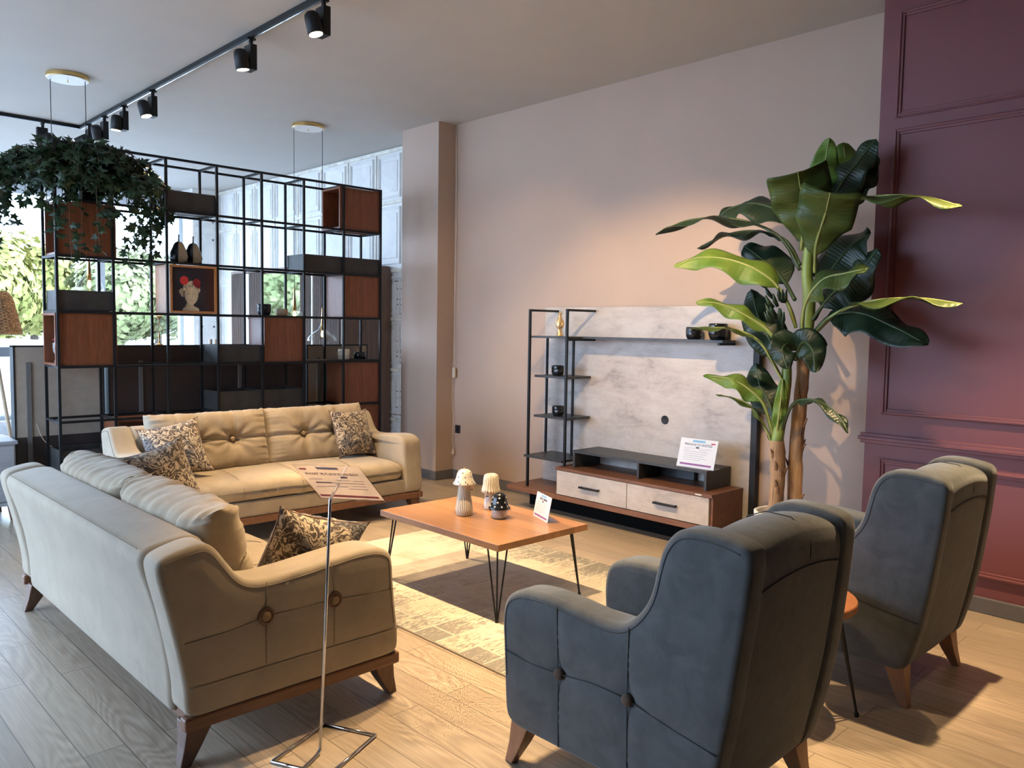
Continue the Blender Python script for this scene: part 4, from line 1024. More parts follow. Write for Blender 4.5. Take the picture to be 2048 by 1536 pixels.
def pstem(P, r):
    C = crom(wp(P), 8); mesh('stem', *tube(C, [r[0]+(r[1]-r[0])*i/(len(C)-1) for i in range(len(C))], 14), M_stem, t, smooth=True)
pstem([(4.42, 2.321, .84), (4.42, 2.297, 1.014), (4.42, 2.274, 1.222), (4.42, 2.286, 1.40)], (.036, .026))
pstem([(4.52, 2.22, 1.40), (4.52, 2.205, 1.689), (4.52, 2.225, 1.864), (4.52, 2.205, 2.15), (4.5, 2.17, 2.32)], (.042, .020))
LV = [
('L1', [(4.5, 2.258, 1.864), (4.48, 2.381, 2.059), (4.44, 2.559, 2.157), (4.38, 2.729, 2.192), (4.3, 2.928, 2.182), (4.2, 3.073, 2.097)], .17, 'd', 'u', .3),
('L2', [(4.5, 2.266, 2.038), (4.55, 2.425, 2.216), (4.62, 2.633, 2.298), (4.68, 2.826, 2.299), (4.7, 2.944, 2.25)], .24, 'd', 'm', .15),
('L3', [(4.5, 2.26, 1.893), (4.55, 2.386, 2.05), (4.6, 2.614, 2.125), (4.62, 2.838, 2.118), (4.62, 3.041, 2.044)], .16, 'd', 'u', .3),
('L4', [(4.5, 2.257, 1.98), (4.42, 2.206, 2.13), (4.33, 2.182, 2.27), (4.22, 2.154, 2.375)], .33, 'm', 'c', .12),
('L5', [(4.5, 2.167, 1.846), (4.4, 2.119, 1.992), (4.3, 2.027, 2.14), (4.22, 1.966, 2.243)], .31, 'm', 'c', .25),
('L6', [(4.5, 2.174, 2.145), (4.5, 2.143, 2.312), (4.5, 2.134, 2.451), (4.5, 2.115, 2.60)], .19, 'b', 'c', .08),
('L6b', [(4.5, 2.15, 2.143), (4.56, 2.091, 2.314), (4.6, 2.064, 2.459), (4.62, 2.09, 2.590)], .24, 'b', 'c', .15),
('L7', [(4.5, 2.134, 2.114), (4.5, 2.055, 2.302), (4.55, 1.971, 2.451), (4.6, 1.895, 2.576)], .19, 'd', 'm', .25),
('L8', [(4.5, 2.118, 2.084), (4.56, 2.026, 2.27), (4.62, 1.966, 2.386), (4.66, 1.912, 2.50)], .17, 'd', 'm', .25),
('L9', [(4.5, 2.146, 2.058), (4.45, 1.986, 2.207), (4.4, 1.778, 2.228), (4.35, 1.534, 2.191), (4.3, 1.347, 2.12)], .20, 'm', 'u', .3),
('L10', [(4.5, 2.16, 1.688), (4.56, 2.095, 1.863), (4.6, 1.997, 2.005), (4.6, 1.90, 2.058)], .32, 'd', 'm', .2),
('L11', [(4.5, 2.17, 1.573), (4.54, 2.081, 1.717), (4.56, 1.977, 1.802), (4.56, 1.84, 1.966)], .30, 'd', 'm', .2),
('L12', [(4.48, 2.259, 1.528), (4.4, 2.293, 1.701), (4.35, 2.398, 1.831), (4.3, 2.568, 1.917), (4.25, 2.778, 1.945), (4.2, 2.932, 1.896)], .20, 'b', 'm', .3),
('L13', [(4.5, 2.282, 1.69), (4.6, 2.436, 1.847), (4.66, 2.607, 1.966), (4.7, 2.745, 2.049)], .24, 'd', 'c', .25),
('L14', [(4.45, 2.207, 1.456), (4.35, 2.145, 1.655), (4.3, 2.026, 1.788), (4.28, 1.868, 1.822), (4.25, 1.762, 1.837)], .19, 'm', 'm', .3),
('L15', [(4.48, 2.184, 1.428), (4.45, 2.044, 1.587), (4.4, 1.831, 1.667), (4.38, 1.569, 1.686), (4.35, 1.335, 1.652)], .17, 'm', 'u', .42),
('L16', [(4.5, 2.209, 1.427), (4.5, 2.095, 1.573), (4.5, 1.925, 1.616), (4.45, 1.714, 1.547), (4.4, 1.501, 1.446)], .27, 'd', 'm', .3),
('L17', [(4.4, 2.294, 1.338), (4.35, 2.352, 1.497), (4.3, 2.489, 1.597), (4.25, 2.629, 1.662), (4.2, 2.765, 1.676)], .11, 'b', 'm', .3),
('L18', [(4.45, 2.318, 1.307), (4.5, 2.431, 1.452), (4.55, 2.545, 1.603), (4.6, 2.624, 1.765)], .24, 'd', 'c', .2),
('L19', [(4.4, 2.289, 1.221), (4.3, 2.369, 1.424), (4.25, 2.489, 1.503), (4.2, 2.626, 1.521), (4.18, 2.787, 1.513)], .08, 'm', 'u', .4),
('L20', [(4.45, 2.304, 1.337), (4.38, 2.256, 1.427), (4.3, 2.244, 1.399), (4.28, 2.199, 1.293)], .17, 'd', 'c', .2),
('L20b', [(4.45, 2.242, 1.339), (4.38, 2.166, 1.443), (4.3, 2.066, 1.404), (4.28, 2.038, 1.281)], .17, 'd', 'c', .2),
('L21', [(4.42, 2.338, 0.861), (4.36, 2.371, 1.056), (4.32, 2.45, 1.155), (4.28, 2.562, 1.216), (4.25, 2.729, 1.227)], .12, 'b', 'm', .35),
('L22', [(4.42, 2.343, 0.831), (4.36, 2.384, 0.966), (4.3, 2.468, 1.081), (4.25, 2.635, 1.119)], .07, 'm', 'u', .35),
('L23', [(4.45, 2.342, 0.888), (4.5, 2.415, 1.059), (4.55, 2.514, 1.173), (4.58, 2.566, 1.303)], .20, 'd', 'c', .25),
('L24', [(4.4, 2.313, 0.895), (4.36, 2.277, 1.063), (4.34, 2.255, 1.234)], .075, 'b', 'c', .1),
('L25', [(4.42, 2.301, 0.895), (4.36, 2.201, 1.084), (4.3, 2.054, 1.127), (4.26, 1.906, 1.073), (4.22, 1.814, 0.974)], .10, 'd', 'u', .35),
]
HINT = {'u': Vector((0, 0, 1)), 'c': Vector((-.88, -.45, .1)), 'm': Vector((-.62, -.3, .72))}
for li, (nm, P, wd, mk, hk, pet) in enumerate(LV):
    C = crom(wp(P), 9); n = len(C)-1
    # arc length
    V = []; F = []; UV = []; W = 10
    for i, c in enumerate(C):
        s = i/n; T = (C[min(i+1, n)]-C[max(i-1, 0)]).normalized()
        k = (s-pet)/(1-pet)
        ww = .012 if k <= 0 else wd*.5*(max(0, sin(pi*min(1, k**.62)))**.62 if k < 1 else 0)+.002
        if nm in ('L4', 'L5') and k > 0: ww = wd*.5*min(1, k*2.2+.12)**.7*(1 if k < .96 else .95)
        if k > 0: ww = max(ww, .012*(1-min(1, k*4)))
        S = T.cross(HINT[hk]); S = S.normalized() if S.length > .2 else T.cross(Vector((-.7, -.7, 0))).normalized()
        Nn = S.cross(T).normalized()
        if Nn.dot(HINT[hk]) < 0: Nn = -Nn
        for j in range(W+1):
            q = -1+2*j/W
            wave = .026*sin(s*19+li*2+ (1 if q > 0 else 2.4))*abs(q)*min(1, ww/.06)+.010*noise.noise(Vector((s*9, q*2, li)))
            droop = -.22*ww*abs(q)**1.6*1.3
            p = c+S*q*ww+Nn*(droop+wave)+Nn*(.10*ww*(1-abs(q))*-0)
            if p.x+B0.x > 4.80 and p.y+B0.y < 2.0: p.x = 4.79-B0.x
            V.append(tuple(p)); UV.append((s*1.0, q))
    for i in range(n):
        for j in range(W): F.append((i*(W+1)+j, i*(W+1)+j+1, (i+1)*(W+1)+j+1, (i+1)*(W+1)+j))
    lf = mesh('leaf', V, F, {'d': M_lfd, 'm': M_lfm, 'b': M_lfb}[mk], t, smooth=True)
    uv = lf.data.uv_layers.new(name='uv')
    for lp in lf.data.loops: uv.data[lp.index].uv = UV[lp.vertex_index]
    so = lf.modifiers.new('s', 'SOLIDIFY'); so.thickness = .0015; so.offset = 0
    k0 = int(n*pet)+1
    rr_ = [(.010 if nm not in ('L19', 'L22', 'L24') else .009)*(1-.8*min(1, max(0, i/n))) + .0012 for i in range(n+1)]
    mesh('midrib', *tube([c for c in C], rr_, 7), M_rib if mk != 'd' else M_ribd, lf, smooth=True)
# hanging cluster of small dark fruit
rnd = random.Random(4); parts = []
for k in range(14):
    a = rnd.uniform(-1.2, 1.2)+pi*.9; z = 1.62+rnd.uniform(-.09, .09); c = Vector((4.44-4.5+.05*cos(a), 2.29-2.28+.04+.05*sin(a), z))
    d = Vector((cos(a)*.05, sin(a)*.05, .05)); parts.append(tube([c, c+d*.6, c+d+Vector((0, 0, .02))], [.010, .013, .004], 7))
mesh('fruit_cluster', *J(*parts), M_lfd, t, smooth=True)
# ------------------------------------------------------------------ power cord and socket near the column
t = thing('power_cord', 'ivory cable with an inline switch and plug hanging in the wall corner', 'cord', (5.09, 6.13, 1.05))
cpts = [(5.098, 6.118, 3.44), (5.098, 6.10, 2.6), (5.09, 6.105, 1.9), (5.085, 6.10, 1.4), (5.085, 6.09, 1.14)]
cp2 = [(5.08, 6.085, 1.16), (5.08, 6.112, 1.12), (5.08, 6.115, .95), (5.085, 6.118, .72), (5.085, 6.10, .60), (5.085, 6.115, .42), (5.085, 6.10, .30)]
mesh('cable', *J(tube(crom(cpts, 8), .003, 6), tube(crom(cp2, 8), .003, 6)), M_cord, t, smooth=True, world=True)
V, F = rbox(5.066, 5.094, 6.070, 6.108, 1.00, 1.105, .013, 4); mesh('inline_switch', V, F, M_cord, t, smooth=True, world=True)
V, F = lathe([(0, .31), (.006, .30), (.010, .275), (.018, .26), (.017, .245), (0, .245)][::-1], n=16); mesh('plug', *J(([(a+5.085, b+6.10, c) for a, b, c in V], F), bx(5.078, 5.082, 6.098, 6.102, .225, .245), bx(5.089, 5.093, 6.098, 6.102, .225, .245)), M_cord, t, world=True)
t = thing('wall_socket', 'black wall socket beside the hanging cable', 'socket', (5.11, 6.055, .496))
mesh('plate', *bx(-.012, 0, -.035, .035, -.04, .04), M_blackm, t, bevel=.003)
mesh('socket_rim', *lathe([(.020, .013), (.024, .015), (.024, .012)], n=20), M_black, t, rot=(0, -pi/2, 0))
# ------------------------------------------------------------------ track lighting
t = thing('lighting_track', 'black ceiling lighting track running the length of the room with a side branch', 'track', (2.58, 5, 3.43))
mesh('rail', *J(bx(2.575-.017, 2.575+.017, -.6, 8.96, 3.416, 3.449), bx(-1.8, 2.56, 8.93, 8.964, 3.416, 3.449)), M_black, t, world=True)
mesh('rail_cover', *J(bx(2.575+.004, 2.575+.012, -.6, 8.96, 3.4145, 3.416), bx(-1.8, 2.56, 8.938, 8.944, 3.4145, 3.416)), M_chrome, t, world=True)
def spothead(y, label, x=2.575, rz=0, aim=(0, 0, -1), power=1.0, grp='track spotlights', tint=(1, .69, .37), size=1.75):
    t = thing('track_spotlight', label, 'spotlight', (x, y, 3.415), rz, grp)
    mesh('adapter', *J(bx(-.03, .03, -.012, .012, -.012, 0), tube([(0, 0, 0), (0, 0, -.05)], .014, 10)), M_black, t)
    mesh('driver_box', *bx(-.024, .024, -.040, .055, -.215, -.048), M_black, t, bevel=.003)
    A = Vector(aim).normalized(); Ml = Matrix.Rotation(-rz, 3, 'Z'); A = Ml @ A
    q = (-A).to_track_quat('Z', 'Y').to_matrix().to_4x4(); q.translation = Vector((-.070, -.005, -.165))
    V, F = lathe([(.0, .072), (.030, .070), (.043, .055), (.046, .03), (.046, -.058), (.041, -.060), (.039, -.052), (0, -.046)][::-1], n=32)
    c = mesh('lamp_can', *xf((V, F), q), M_black, t, smooth=True)
    c.data.polygons.foreach_set('use_smooth', [True]*len(c.data.polygons))
    mesh('lens', *xf(lathe([(0, -.0612), (.040, -.0605), (.040, -.058), (0, -.057)], n=24), q), M_lens, c)
    mesh('arm', *tube([(-.018, 0, -.150), (-.034, 0, -.155)], .012, 8), M_black, t)
    l = bpy.data.lights.new('spot', 'SPOT'); l.energy = SPOT_W*power*4; l.color = tint; l.spot_size = radians(size*40); l.spot_blend = .55; l.shadow_soft_size = .03
    o = bpy.data.objects.new('bulb_light', l); COL.objects.link(o); o.parent = t
    p = q.to_3x3() @ Vector((0, 0, -.062)) + q.translation
    o.matrix_local = Matrix.Translation(p) @ (-A).to_track_quat('Z', 'Y').to_matrix().to_4x4()
    return t
ORD = ['first', 'second', 'third', 'fourth', 'fifth']
def aim(x, y, tx, ty, tz=0): return (tx-x, ty-y, tz-3.25)
spothead(4.32, 'black track spotlight nearest the camera, largest in view', aim=aim(2.5, 4.32, 3.0, 3.7), power=1.1)
spothead(5.25, 'second black track spotlight from the camera', aim=aim(2.5, 5.25, 3.0, 5.2), power=1.5)
spothead(7.02, 'third black track spotlight from the camera', aim=aim(2.5, 7.0, 3.1, 6.3), power=.8)
spothead(7.70, 'fourth black track spotlight, above the ivy', aim=aim(2.5, 7.7, 2.3, 7.9), power=.5)
spothead(8.23, 'fifth black track spotlight, turned towards the far window', aim=(.35, .5, -1), power=.5)
spothead(8.68, 'dark track spotlight closest to the corner of the tracks', aim=(-.9, .3, -.6), power=.3)
spothead(8.947, 'black spotlight on the side branch of the track, above the shelf corner', x=2.235, rz=pi/2, aim=(-.8, .6, -.55), power=.3)
for y, tg, pw, sz, lab in ((2.97, (2.75, 3.0, 0), 1.6, 1.9, 'track spotlight above the coffee table, out of view'), (2.72, (1.80, 1.9, 0), 1.15, 1.45, 'track spotlight above the near armchair, out of view'),
 (2.5, (5.0, 3.7, .7), 1.9, 1.6, 'track spotlight turned to the TV wall, out of view'),
                       (1.4, (4.8, .35, 1.05), .4, 1.2, 'track spotlight turned to the plum wall, out of view'), (3.35, (5.1, 5.3, 1.3), .7, 1.3, 'track spotlight turned to the beige wall, out of view')):
    spothead(y, lab, aim=aim(2.5, y, *tg), power=pw, size=sz, grp=None)
t = thing('lighting_track', 'second short ceiling track above the armchairs, out of view', 'track', (4.05, .2, 3.43))
mesh('rail', *bx(4.033, 4.067, -1.4, 1.40, 3.416, 3.449), M_black, t, world=True)
for y, tg, pw, sz, lab in ((1.22, (3.6, 1.1, 0), 1.8, 1.75, 'spotlight above the right armchair, out of view'), (.3, (3.6, .2, 0), .10, 1.6, 'spotlight behind the armchairs, out of view'), (-.6, (4.8, .35, 1.0), .22, 1.1, 'spotlight grazing the plum wall, out of view')):
    spothead(y, lab, x=4.05, aim=aim(4.0, y, *tg), power=pw, size=sz, grp=None)
# ------------------------------------------------------------------ pendants
def pendant(cx, cy, bells, label):
    t = thing('pendant_lamp', label, 'pendant lamp', (cx, cy, ZC), radians(-28), 'glass pendant lamps with brass canopies')
    mesh('canopy', *lathe([(0, -.035), (.150, -.035), (.155, -.030), (.155, -.002), (0, -.0005)], n=48), M_brass, t, bevel=0)
    mesh('canopy_face', *lathe([(0, -.0375), (.147, -.037), (.147, -.035), (0, -.0352)], n=48), M_white, t)
    mesh('screw', *tube([(0, 0, -.037), (0, 0, -.056)], .005, 8), M_brass, t)
    for (dx, zt, kind) in bells:
        # zt = height of the glass neck top above floor
        mesh('cord', *tube([(dx, 0, -.036), (dx, 0, zt-ZC+.01)], .0030, 6), M_blackm, t)
        if kind == 0:   # drop
            pr = [(.010, 0), (.013, -.06), (.022, -.12), (.050, -.175), (.092, -.215), (.108, -.255), (.098, -.30), (.060, -.33)]
        else:
            pr = [(.010, 0), (.012, -.07), (.018, -.13), (.040, -.175), (.090, -.21), (.140, -.255), (.150, -.29)]
        s = mesh('glass_bell', *lathe([(r, z+zt-ZC) for r, z in pr], c=(dx, 0, 0), n=40), M_bell, t, smooth=True)
        s.data.polygons  # open bell: drop the caps
        bm = bmesh.new(); bm.from_mesh(s.data); bmesh.ops.delete(bm, geom=[f for f in bm.faces if len(f.verts) > 4], context='FACES_ONLY'); bm.to_mesh(s.data); bm.free()
        mesh('brass_neck', *lathe([(0, zt-ZC-.19), (.018, zt-ZC-.185), (.016, zt-ZC-.12), (.0105, zt-ZC-.05), (.007, zt-ZC+.03), (.003, zt-ZC+.045), (0, zt-ZC+.046)], c=(dx, 0, 0), n=16), M_brass, t, smooth=True)
        mesh('bulb', *lathe([(0, zt-ZC-.255), (.012, zt-ZC-.245), (.016, zt-ZC-.225), (.010, zt-ZC-.20), (.008, zt-ZC-.19), (0, zt-ZC-.19)], c=(dx, 0, 0), n=16), M_bulb, t, smooth=True)
pendant(4.13, 7.22, [(-.135, 1.82, 0), (.135, 1.63, 1)], 'twin glass pendant lamp hanging behind the right half of the cube shelf')
pendant(1.99, 7.22, [(-.125, 1.60, 0), (.125, 2.02, 0)], 'twin pendant lamp above the ivy, near the window')
# ------------------------------------------------------------------ open cube shelf (room divider)
SX = [1.717, 2.107, 2.513, 2.927, 3.325, 3.731, 4.144, 4.558]; SY0, SY1 = 6.60, 6.94; SZ = [2.80, 2.39, 1.978, 1.567, 1.156, .745, .334]
t = thing('cube_shelf', 'black metal grid room divider shelf standing behind the sofa', 'shelf', (3.14, 6.77, 0))
B = .019
for x in SX:
    for y in (SY0, SY1): mesh('post', *bx(x-B/2, x+B/2, y-B/2, y+B/2, 0, SZ[0]+B/2), M_black, t, world=True)
for y in (SY0, SY1):
    for z in SZ: mesh('long_rail', *bx(SX[0], SX[-1], y-B/2+.0005, y+B/2-.0005, z-B/2, z+B/2-.0005), M_black, t, world=True)
for x in SX:
    for z in SZ: mesh('cross_bar', *bx(x-B/2+.0005, x+B/2-.0005, SY0, SY1, z-B/2+.001, z+B/2-.001), M_black, t, world=True)
def cube(label, x0, x1, z0, z1, openside='back', mat=None, y0=SY0+.0105, y1=SY1-.0105, w=.018):
    """open wooden box; openside: which side is missing"""
    c = ((x0+x1)/2, (y0+y1)/2, z0); t = thing('wooden_cube', label, 'box', c, 0, 'wooden cubes in the shelf')
    mat = mat or M_cube; a, b, h = (x1-x0)/2, (y1-y0)/2, z1-z0
    mesh('top_panel', *bx(-a, a, -b, b, h-w, h), mat, t, bevel=.001); mesh('bottom_panel', *bx(-a, a, -b, b, 0, w), mat, t, bevel=.001)
    if openside != 'front': mesh('front_panel', *bx(-a, a, -b, -b+w, w, h-w), mat, t, bevel=.001)
    if openside != 'back': mesh('back_panel', *bx(-a, a, b-w, b, w, h-w), mat, t, bevel=.001)
    if openside != 'left': mesh('side_panel', *bx(-a, -a+w, -b+w, b-w, w, h-w), mat, t, bevel=.001)
    mesh('side_panel', *bx(a-w, a, -b+w, b-w, w, h-w), mat, t, bevel=.001)
    return t
g = B/2+.001
cube('large wooden cube in the top left of the black shelf, under the ivy', 1.728, 2.135, SZ[2]+g, SZ[1]-g, 'left')
cube('wooden cube open to the left holding a small head sculpture, left column of the shelf', 1.700, 2.130, SZ[4]+g, SZ[3]-g, 'left')
cube('wooden cube open to the left in the top right corner of the shelf', 4.110, 4.560, SZ[1]+g, SZ[0]-g, 'left')
cube('bright cherry wooden cube in the middle of the shelf, under the two face cups', 3.350, 3.746, SZ[4]+g, SZ[3]-g, 'back')
cube('dark cherry cube right of the hanging glass lamps, under the long dark planter', 4.156, 4.560, SZ[3]+g, SZ[2]-g, 'back')
cube('dark wooden cube at the right end of the shelf, just above the sofa back', 4.156, 4.556, SZ[5]+g, SZ[4]-g, 'back')
cube('low wooden cube mostly hidden behind the left of the sofa, second shelf bay', 2.12, 2.50, SZ[6]+g, SZ[5]+.0-g, 'front')
cube('wooden cube behind the right arm of the sofa, lowest right of the shelf', 4.20, 4.575, SZ[6]+g, SZ[5]-g, 'back')
def planter(label, x0, x1, z0, h, y0=SY0+.0105, y1=SY1-.0105, mat=None):
    c = ((x0+x1)/2, (y0+y1)/2, z0); t = thing('planter_box', label, 'planter', c, 0, 'stone look planter boxes in the shelf')
    a, b, w = (x1-x0)/2, (y1-y0)/2, .014; mat = mat or M_stone
    mesh('box', *J(bx(-a, a, -b, -b+w, 0, h), bx(-a, a, b-w, b, 0, h), bx(-a, -a+w, -b+w, b-w, 0, h), bx(a-w, a, -b+w, b-w, 0, h)), mat, t, bevel=.001)
    mesh('bottom', *bx(-a+w, a-w, -b+w, b-w, 0, .012), mat, t)
    return t
planter('dark planter box high on the shelf, just right of the ivy', 2.527, 2.947, SZ[1]+g, .155)
planter('dark planter box on the left column of the shelf, above the cube with the head', 1.728, 2.109, SZ[3]+g, .150)
planter('long dark planter spanning two bays at the right, under the top right cube', 3.742, 4.560, SZ[2]+g, .150)
planter('grey stone look planter box left of the bright cherry cube', 2.938, 3.345, SZ[4]+g, .150)
planter('low grey planter box above the left sofa cushions, left one of the pair', 2.938, 3.318, SZ[5]+g, .165)
planter('low grey planter box above the middle of the sofa, right one of the pair', 3.340, 3.722, SZ[5]+g, .165)
planter('dark planter box in the lowest left bay, beside the white dresser', 1.728, 2.098, SZ[6]+g, .180)
# framed picture filling one bay : flat print with a painted statue head
t = thing('framed_picture', 'orange framed box picture of a stone head with red flowers in the shelf', 'picture', (2.722, 6.60, SZ[3]+g))
M_pf = wood('orange_frame', (.42, .155, .045), (.55, .24, .08), 'x', .4)
hw, hh, dp = .192, .388, .10
mesh('frame', *J(bx(-hw, hw, -.016, .30, 0, .018), bx(-hw, hw, -.016, .30, hh-.018, hh), bx(-hw, -hw+.018, -.016, .30, .018, hh-.018), bx(hw-.018, hw, -.016, .30, .018, hh-.018)), M_pf, t, bevel=.001)
mesh('box_side', *J(bx(-hw+.018, hw-.018, .005, .30, .018, .03), bx(-hw+.018, hw-.018, .29, .30, .03, hh-.018)), plain('pale_mdf', (.50, .46, .47), .5), t)
def picture():
    n = 150; w_, h_ = hw*2-.036, hh-.036; V = []; F = []; Cc = []
    def col(u, v):
        # u 0..1 left-right, v 0..1 bottom-top
        bgc = Vector((.020, .018, .028)) if u < .72 else Vector((.020, .018, .028)).lerp(Vector((.055, .016, .012)), min(1, (u-.72)/.2))
        c = bgc
        f = .5+.5*noise.noise(Vector((u*22, v*22, 1)))
        # dark foliage wisps
        if ((u-.70)/.10)**2+((v-.38)/.22)**2 < 1 and noise.noise(Vector((u*40, v*40, 3))) > .15: c = Vector((.07, .055, .05))
        if ((u-.30)/.22)**2+((v-.78)/.14)**2 < 1 and noise.noise(Vector((u*30, v*30, 5))) > .2: c = Vector((.05, .045, .045))
        st = Vector((.62, .50, .33))
        def shade(k): return st*max(.12, min(1.15, k))
        # neck and shoulders
        if .28 < u < .56 and .10 < v < .30 and abs(u-.415) < .115-.05*sin((v-.1)/.2*pi): c = shade(.55+.9*(u-.33)+.1*f)
        if v < .13 and ((u-.44)/.20)**2+((v-.015)/.10)**2 < 1: c = shade(.75+1.2*(u-.4))
        # head
        dx, dy = (u-.455)/.165, (v-.40)/.25
        if dx*dx+dy*dy < 1 or (abs(dx) < .86-.55*max(0, -dy) and -1.05 < dy < 0):
            k = .80+.30*(1-dx*dx-.4*dy*dy)-.25*max(0, -dx)
            for ex in (-.40, .36):
                ddx, ddy = dx-ex, dy-.03
                if abs(ddx) < .24: k -= .45*exp(-((ddy+.10*(ddx/.24)**2+.02)/.045)**2); k -= .22*exp(-((ddy-.22+.12*(ddx/.24)**2)/.05)**2)
            k += .18*exp(-((dx-.0)/.07)**2)*(1 if -.30 < dy < .12 else 0) - .30*exp(-((dx-.13)/.05)**2)*(1 if -.34 < dy < .08 else 0)
            k -= .35*exp(-((dy+.37)/.03)**2)*exp(-((dx-.02)/.16)**2)
            k -= .45*exp(-((dy+.56+.08*((dx)/.25)**2)/.035)**2)*exp(-(dx/.26)**4)
            k -= .2*exp(-((dy+.68)/.04)**2)*exp(-(dx/.2)**2)
            c = shade(k+.05*f)
        # curly hair
        rr = ((u-.465)/.205)**2+((v-.52)/.175)**2
        if rr < 1 and (v > .50 or abs(u-.455) > .155) and v > .36 and ((u-.455)/.13)**2+((v-.42)/.14)**2 > 1:
            q = noise.noise(Vector((u*26, v*26, 9))); c = shade(.72+.9*q+.25*(u-.4))
        if u < .27 and ((u-.25)/.09)**2+((v-.42)/.1)**2 < 1 and (v-.42) > -(u-.17)*1.6+.0: c = shade(.5)
        # flowers
        for fx, fy, r_, cc in ((.29, .70, .10, (.75, .05, .045)), (.585, .66, .095, (.38, .02, .03)), (.62, .58, .05, (.30, .02, .02))):
            d = sqrt((u-fx)**2+(v-fy)**2)
            if d < r_*(1+.12*noise.noise(Vector((u*50, v*50, 7)))):
                s_ = .55+.45*abs(sin(((u-fx)*.8+(v-fy))*130)); c = Vector(cc)*s_*(1.1 if cc[0] > .5 else .9)
        return c
    for i in range(n+1):
        for j in range(n+1):
            u, v = i/n, j/n; V.append((-w_/2+u*w_, 0, .018+v*h_)); Cc.append(col(u, v))
    for i in range(n):
        for j in range(n):
            a = i*(n+1)+j; F.append((a, a+n+1, a+n+2, a+1))
    m, N, L, b = nt('painted_print'); at = N.new('ShaderNodeAttribute'); at.attribute_name = 'paint'; L.new(at.outputs['Color'], b.inputs['Base Color']); b.inputs['Roughness'].default_value = .4
    o = mesh('print', V, F, m, t); ca = o.data.color_attributes.new('paint', 'FLOAT_COLOR', 'POINT')
    for i, c in enumerate(Cc): ca.data[i].color = (c.x, c.y, c.z, 1)
    so = o.modifiers.new('s', 'SOLIDIFY'); so.thickness = .003
picture()
# small head sculpture in the open left cube
def statue(label, loc, rz):
    t = thing('head_sculpture', label, 'sculpture', loc, rz)
    M_st = plain('grey_stone', (.24, .22, .20), .6, var=.15)
    def fn(a, z):
        da = math.atan2(sin(a), cos(a)); k = 1.0
        if z > .05: k += .16*exp(-(da/.20)**2)*exp(-((z-.105)/.018)**2)+.06*exp(-(da/.3)**2)*exp(-((z-.075)/.008)**2)-.06*exp(-((abs(da)-.45)/.2)**2)*exp(-((z-.118)/.01)**2)+.07*(1 if abs(da) < 1.4 else 1.25)
        return k
    mesh('bust', *lathe([(0, 0), (.035, 0), (.034, .012), (.020, .025), (.020, .048), (.030, .062), (.038, .085), (.041, .115), (.038, .142), (.024, .160), (0, .166)], n=36, fn=fn), M_st, t, smooth=True)
    rnd = random.Random(6); hp = []; fp = []
    for k in range(26):
        a = rnd.uniform(.9, 5.4); z = rnd.uniform(.10, .165); r_ = .040*(1-max(0, z-.13)*14*.6)
        hp.append(lathe([(0, -.010), (.008, -.005), (.010, 0), (.008, .006), (0, .010)], c=(r_*cos(a), r_*sin(a), z), n=8))
    mesh('hair', *J(*hp), M_st, t, smooth=True)
    for k, (fx, fy, fz) in enumerate(((.015, .018, .178), (-.012, -.018, .182), (.018, -.012, .170))):
        for q in range(14):
            a = q*.9; e = q/14; fp.append(lathe([(0, -.007), (.007, 0), (0, .007)], c=(fx+.018*e*cos(a), fy+.018*e*sin(a), fz+.012*(1-e)), n=6))
    mesh('flowers', *J(*fp), plain('red_flower', (.45, .04, .07), .6), t, smooth=True)
statue('small grey stone head with red flowers inside the open left cube', (1.775, 6.80, SZ[4]+g+.0185), radians(-150))
# pears on the picture box
M_pcut = plain('beige_glaze', (.46, .36, .24), .15)
for x, y, lab in ((2.655, 6.72, 'left half-cut black pear ornament above the framed picture'), (2.790, 6.76, 'right half-cut black pear ornament above the framed picture')):
    t = thing('pear_ornament', lab, 'ornament', (x, y, SZ[2]+B/2), radians(-25), 'pear ornaments')
    pr = [(0, 0), (.045, 0), (.066, .015), (.074, .05), (.066, .09), (.050, .125), (.040, .150), (.028, .168), (.010, .176), (0, .176)]
    V, F = lathe(pr, n=40); V = [(a, b*.62, c) for a, b, c in V]
    mesh('body', V, F, M_gloss, t, smooth=True)
    half = [(r*.80, z*.94+.006) for r, z in pr[1:-1]]
    P = [(.004, -.0, .010)]+[(r+.002, 0, z) for r, z in half]+[(.004, 0, half[-1][1])]
    n = len(P); V = []
    for d in (0, 1):
        for (a, b_, c) in P: V.append((a, -math.sqrt(max(0, 1-(a/.076)**2))*.62*.070*min(1, .25+.75*1)*(1 if d == 0 else .6)-.004*(1-d), c))
    # cut face shell following the body front
    Vc = []; Fc = []; m = 10
    for i, (r, z) in enumerate(half):
        for k in range(m+1):
            a = -pi/2+ (k/m)*1.15; R = r*1.265; Vc.append((R*cos(a)*1.0, R*sin(a)*.62-.0015, z))
    for i in range(len(half)-1):
        for k in range(m): Fc.append((i*(m+1)+k, i*(m+1)+k+1, (i+1)*(m+1)+k+1, (i+1)*(m+1)+k))
    o = mesh('cut_face', Vc, Fc, M_pcut, t, smooth=True); so = o.modifiers.new('s', 'SOLIDIFY'); so.thickness = .003; so.offset = 1
    mesh('stalk', *tube([(0, 0, .172), (.001, 0, .20), (.002, 0, .232)], [.006, .005, .0055], 8), M_gloss, t, smooth=True)
M_bcup = plain('biscuit_glaze', (.50, .36, .22), .4)
facecup('large black face cup on the bright cherry cube', 3.405, 6.72, SZ[3]+B/2, .060, .100, M_gloss, 5, 'cup', 'face_cup', 'face cups on the shelf')
facecup('short biscuit coloured face cup on the bright cherry cube', 3.575, 6.72, SZ[3]+B/2, .054, .062, M_bcup, 6, 'cup', 'face_cup', 'face cups on the shelf')
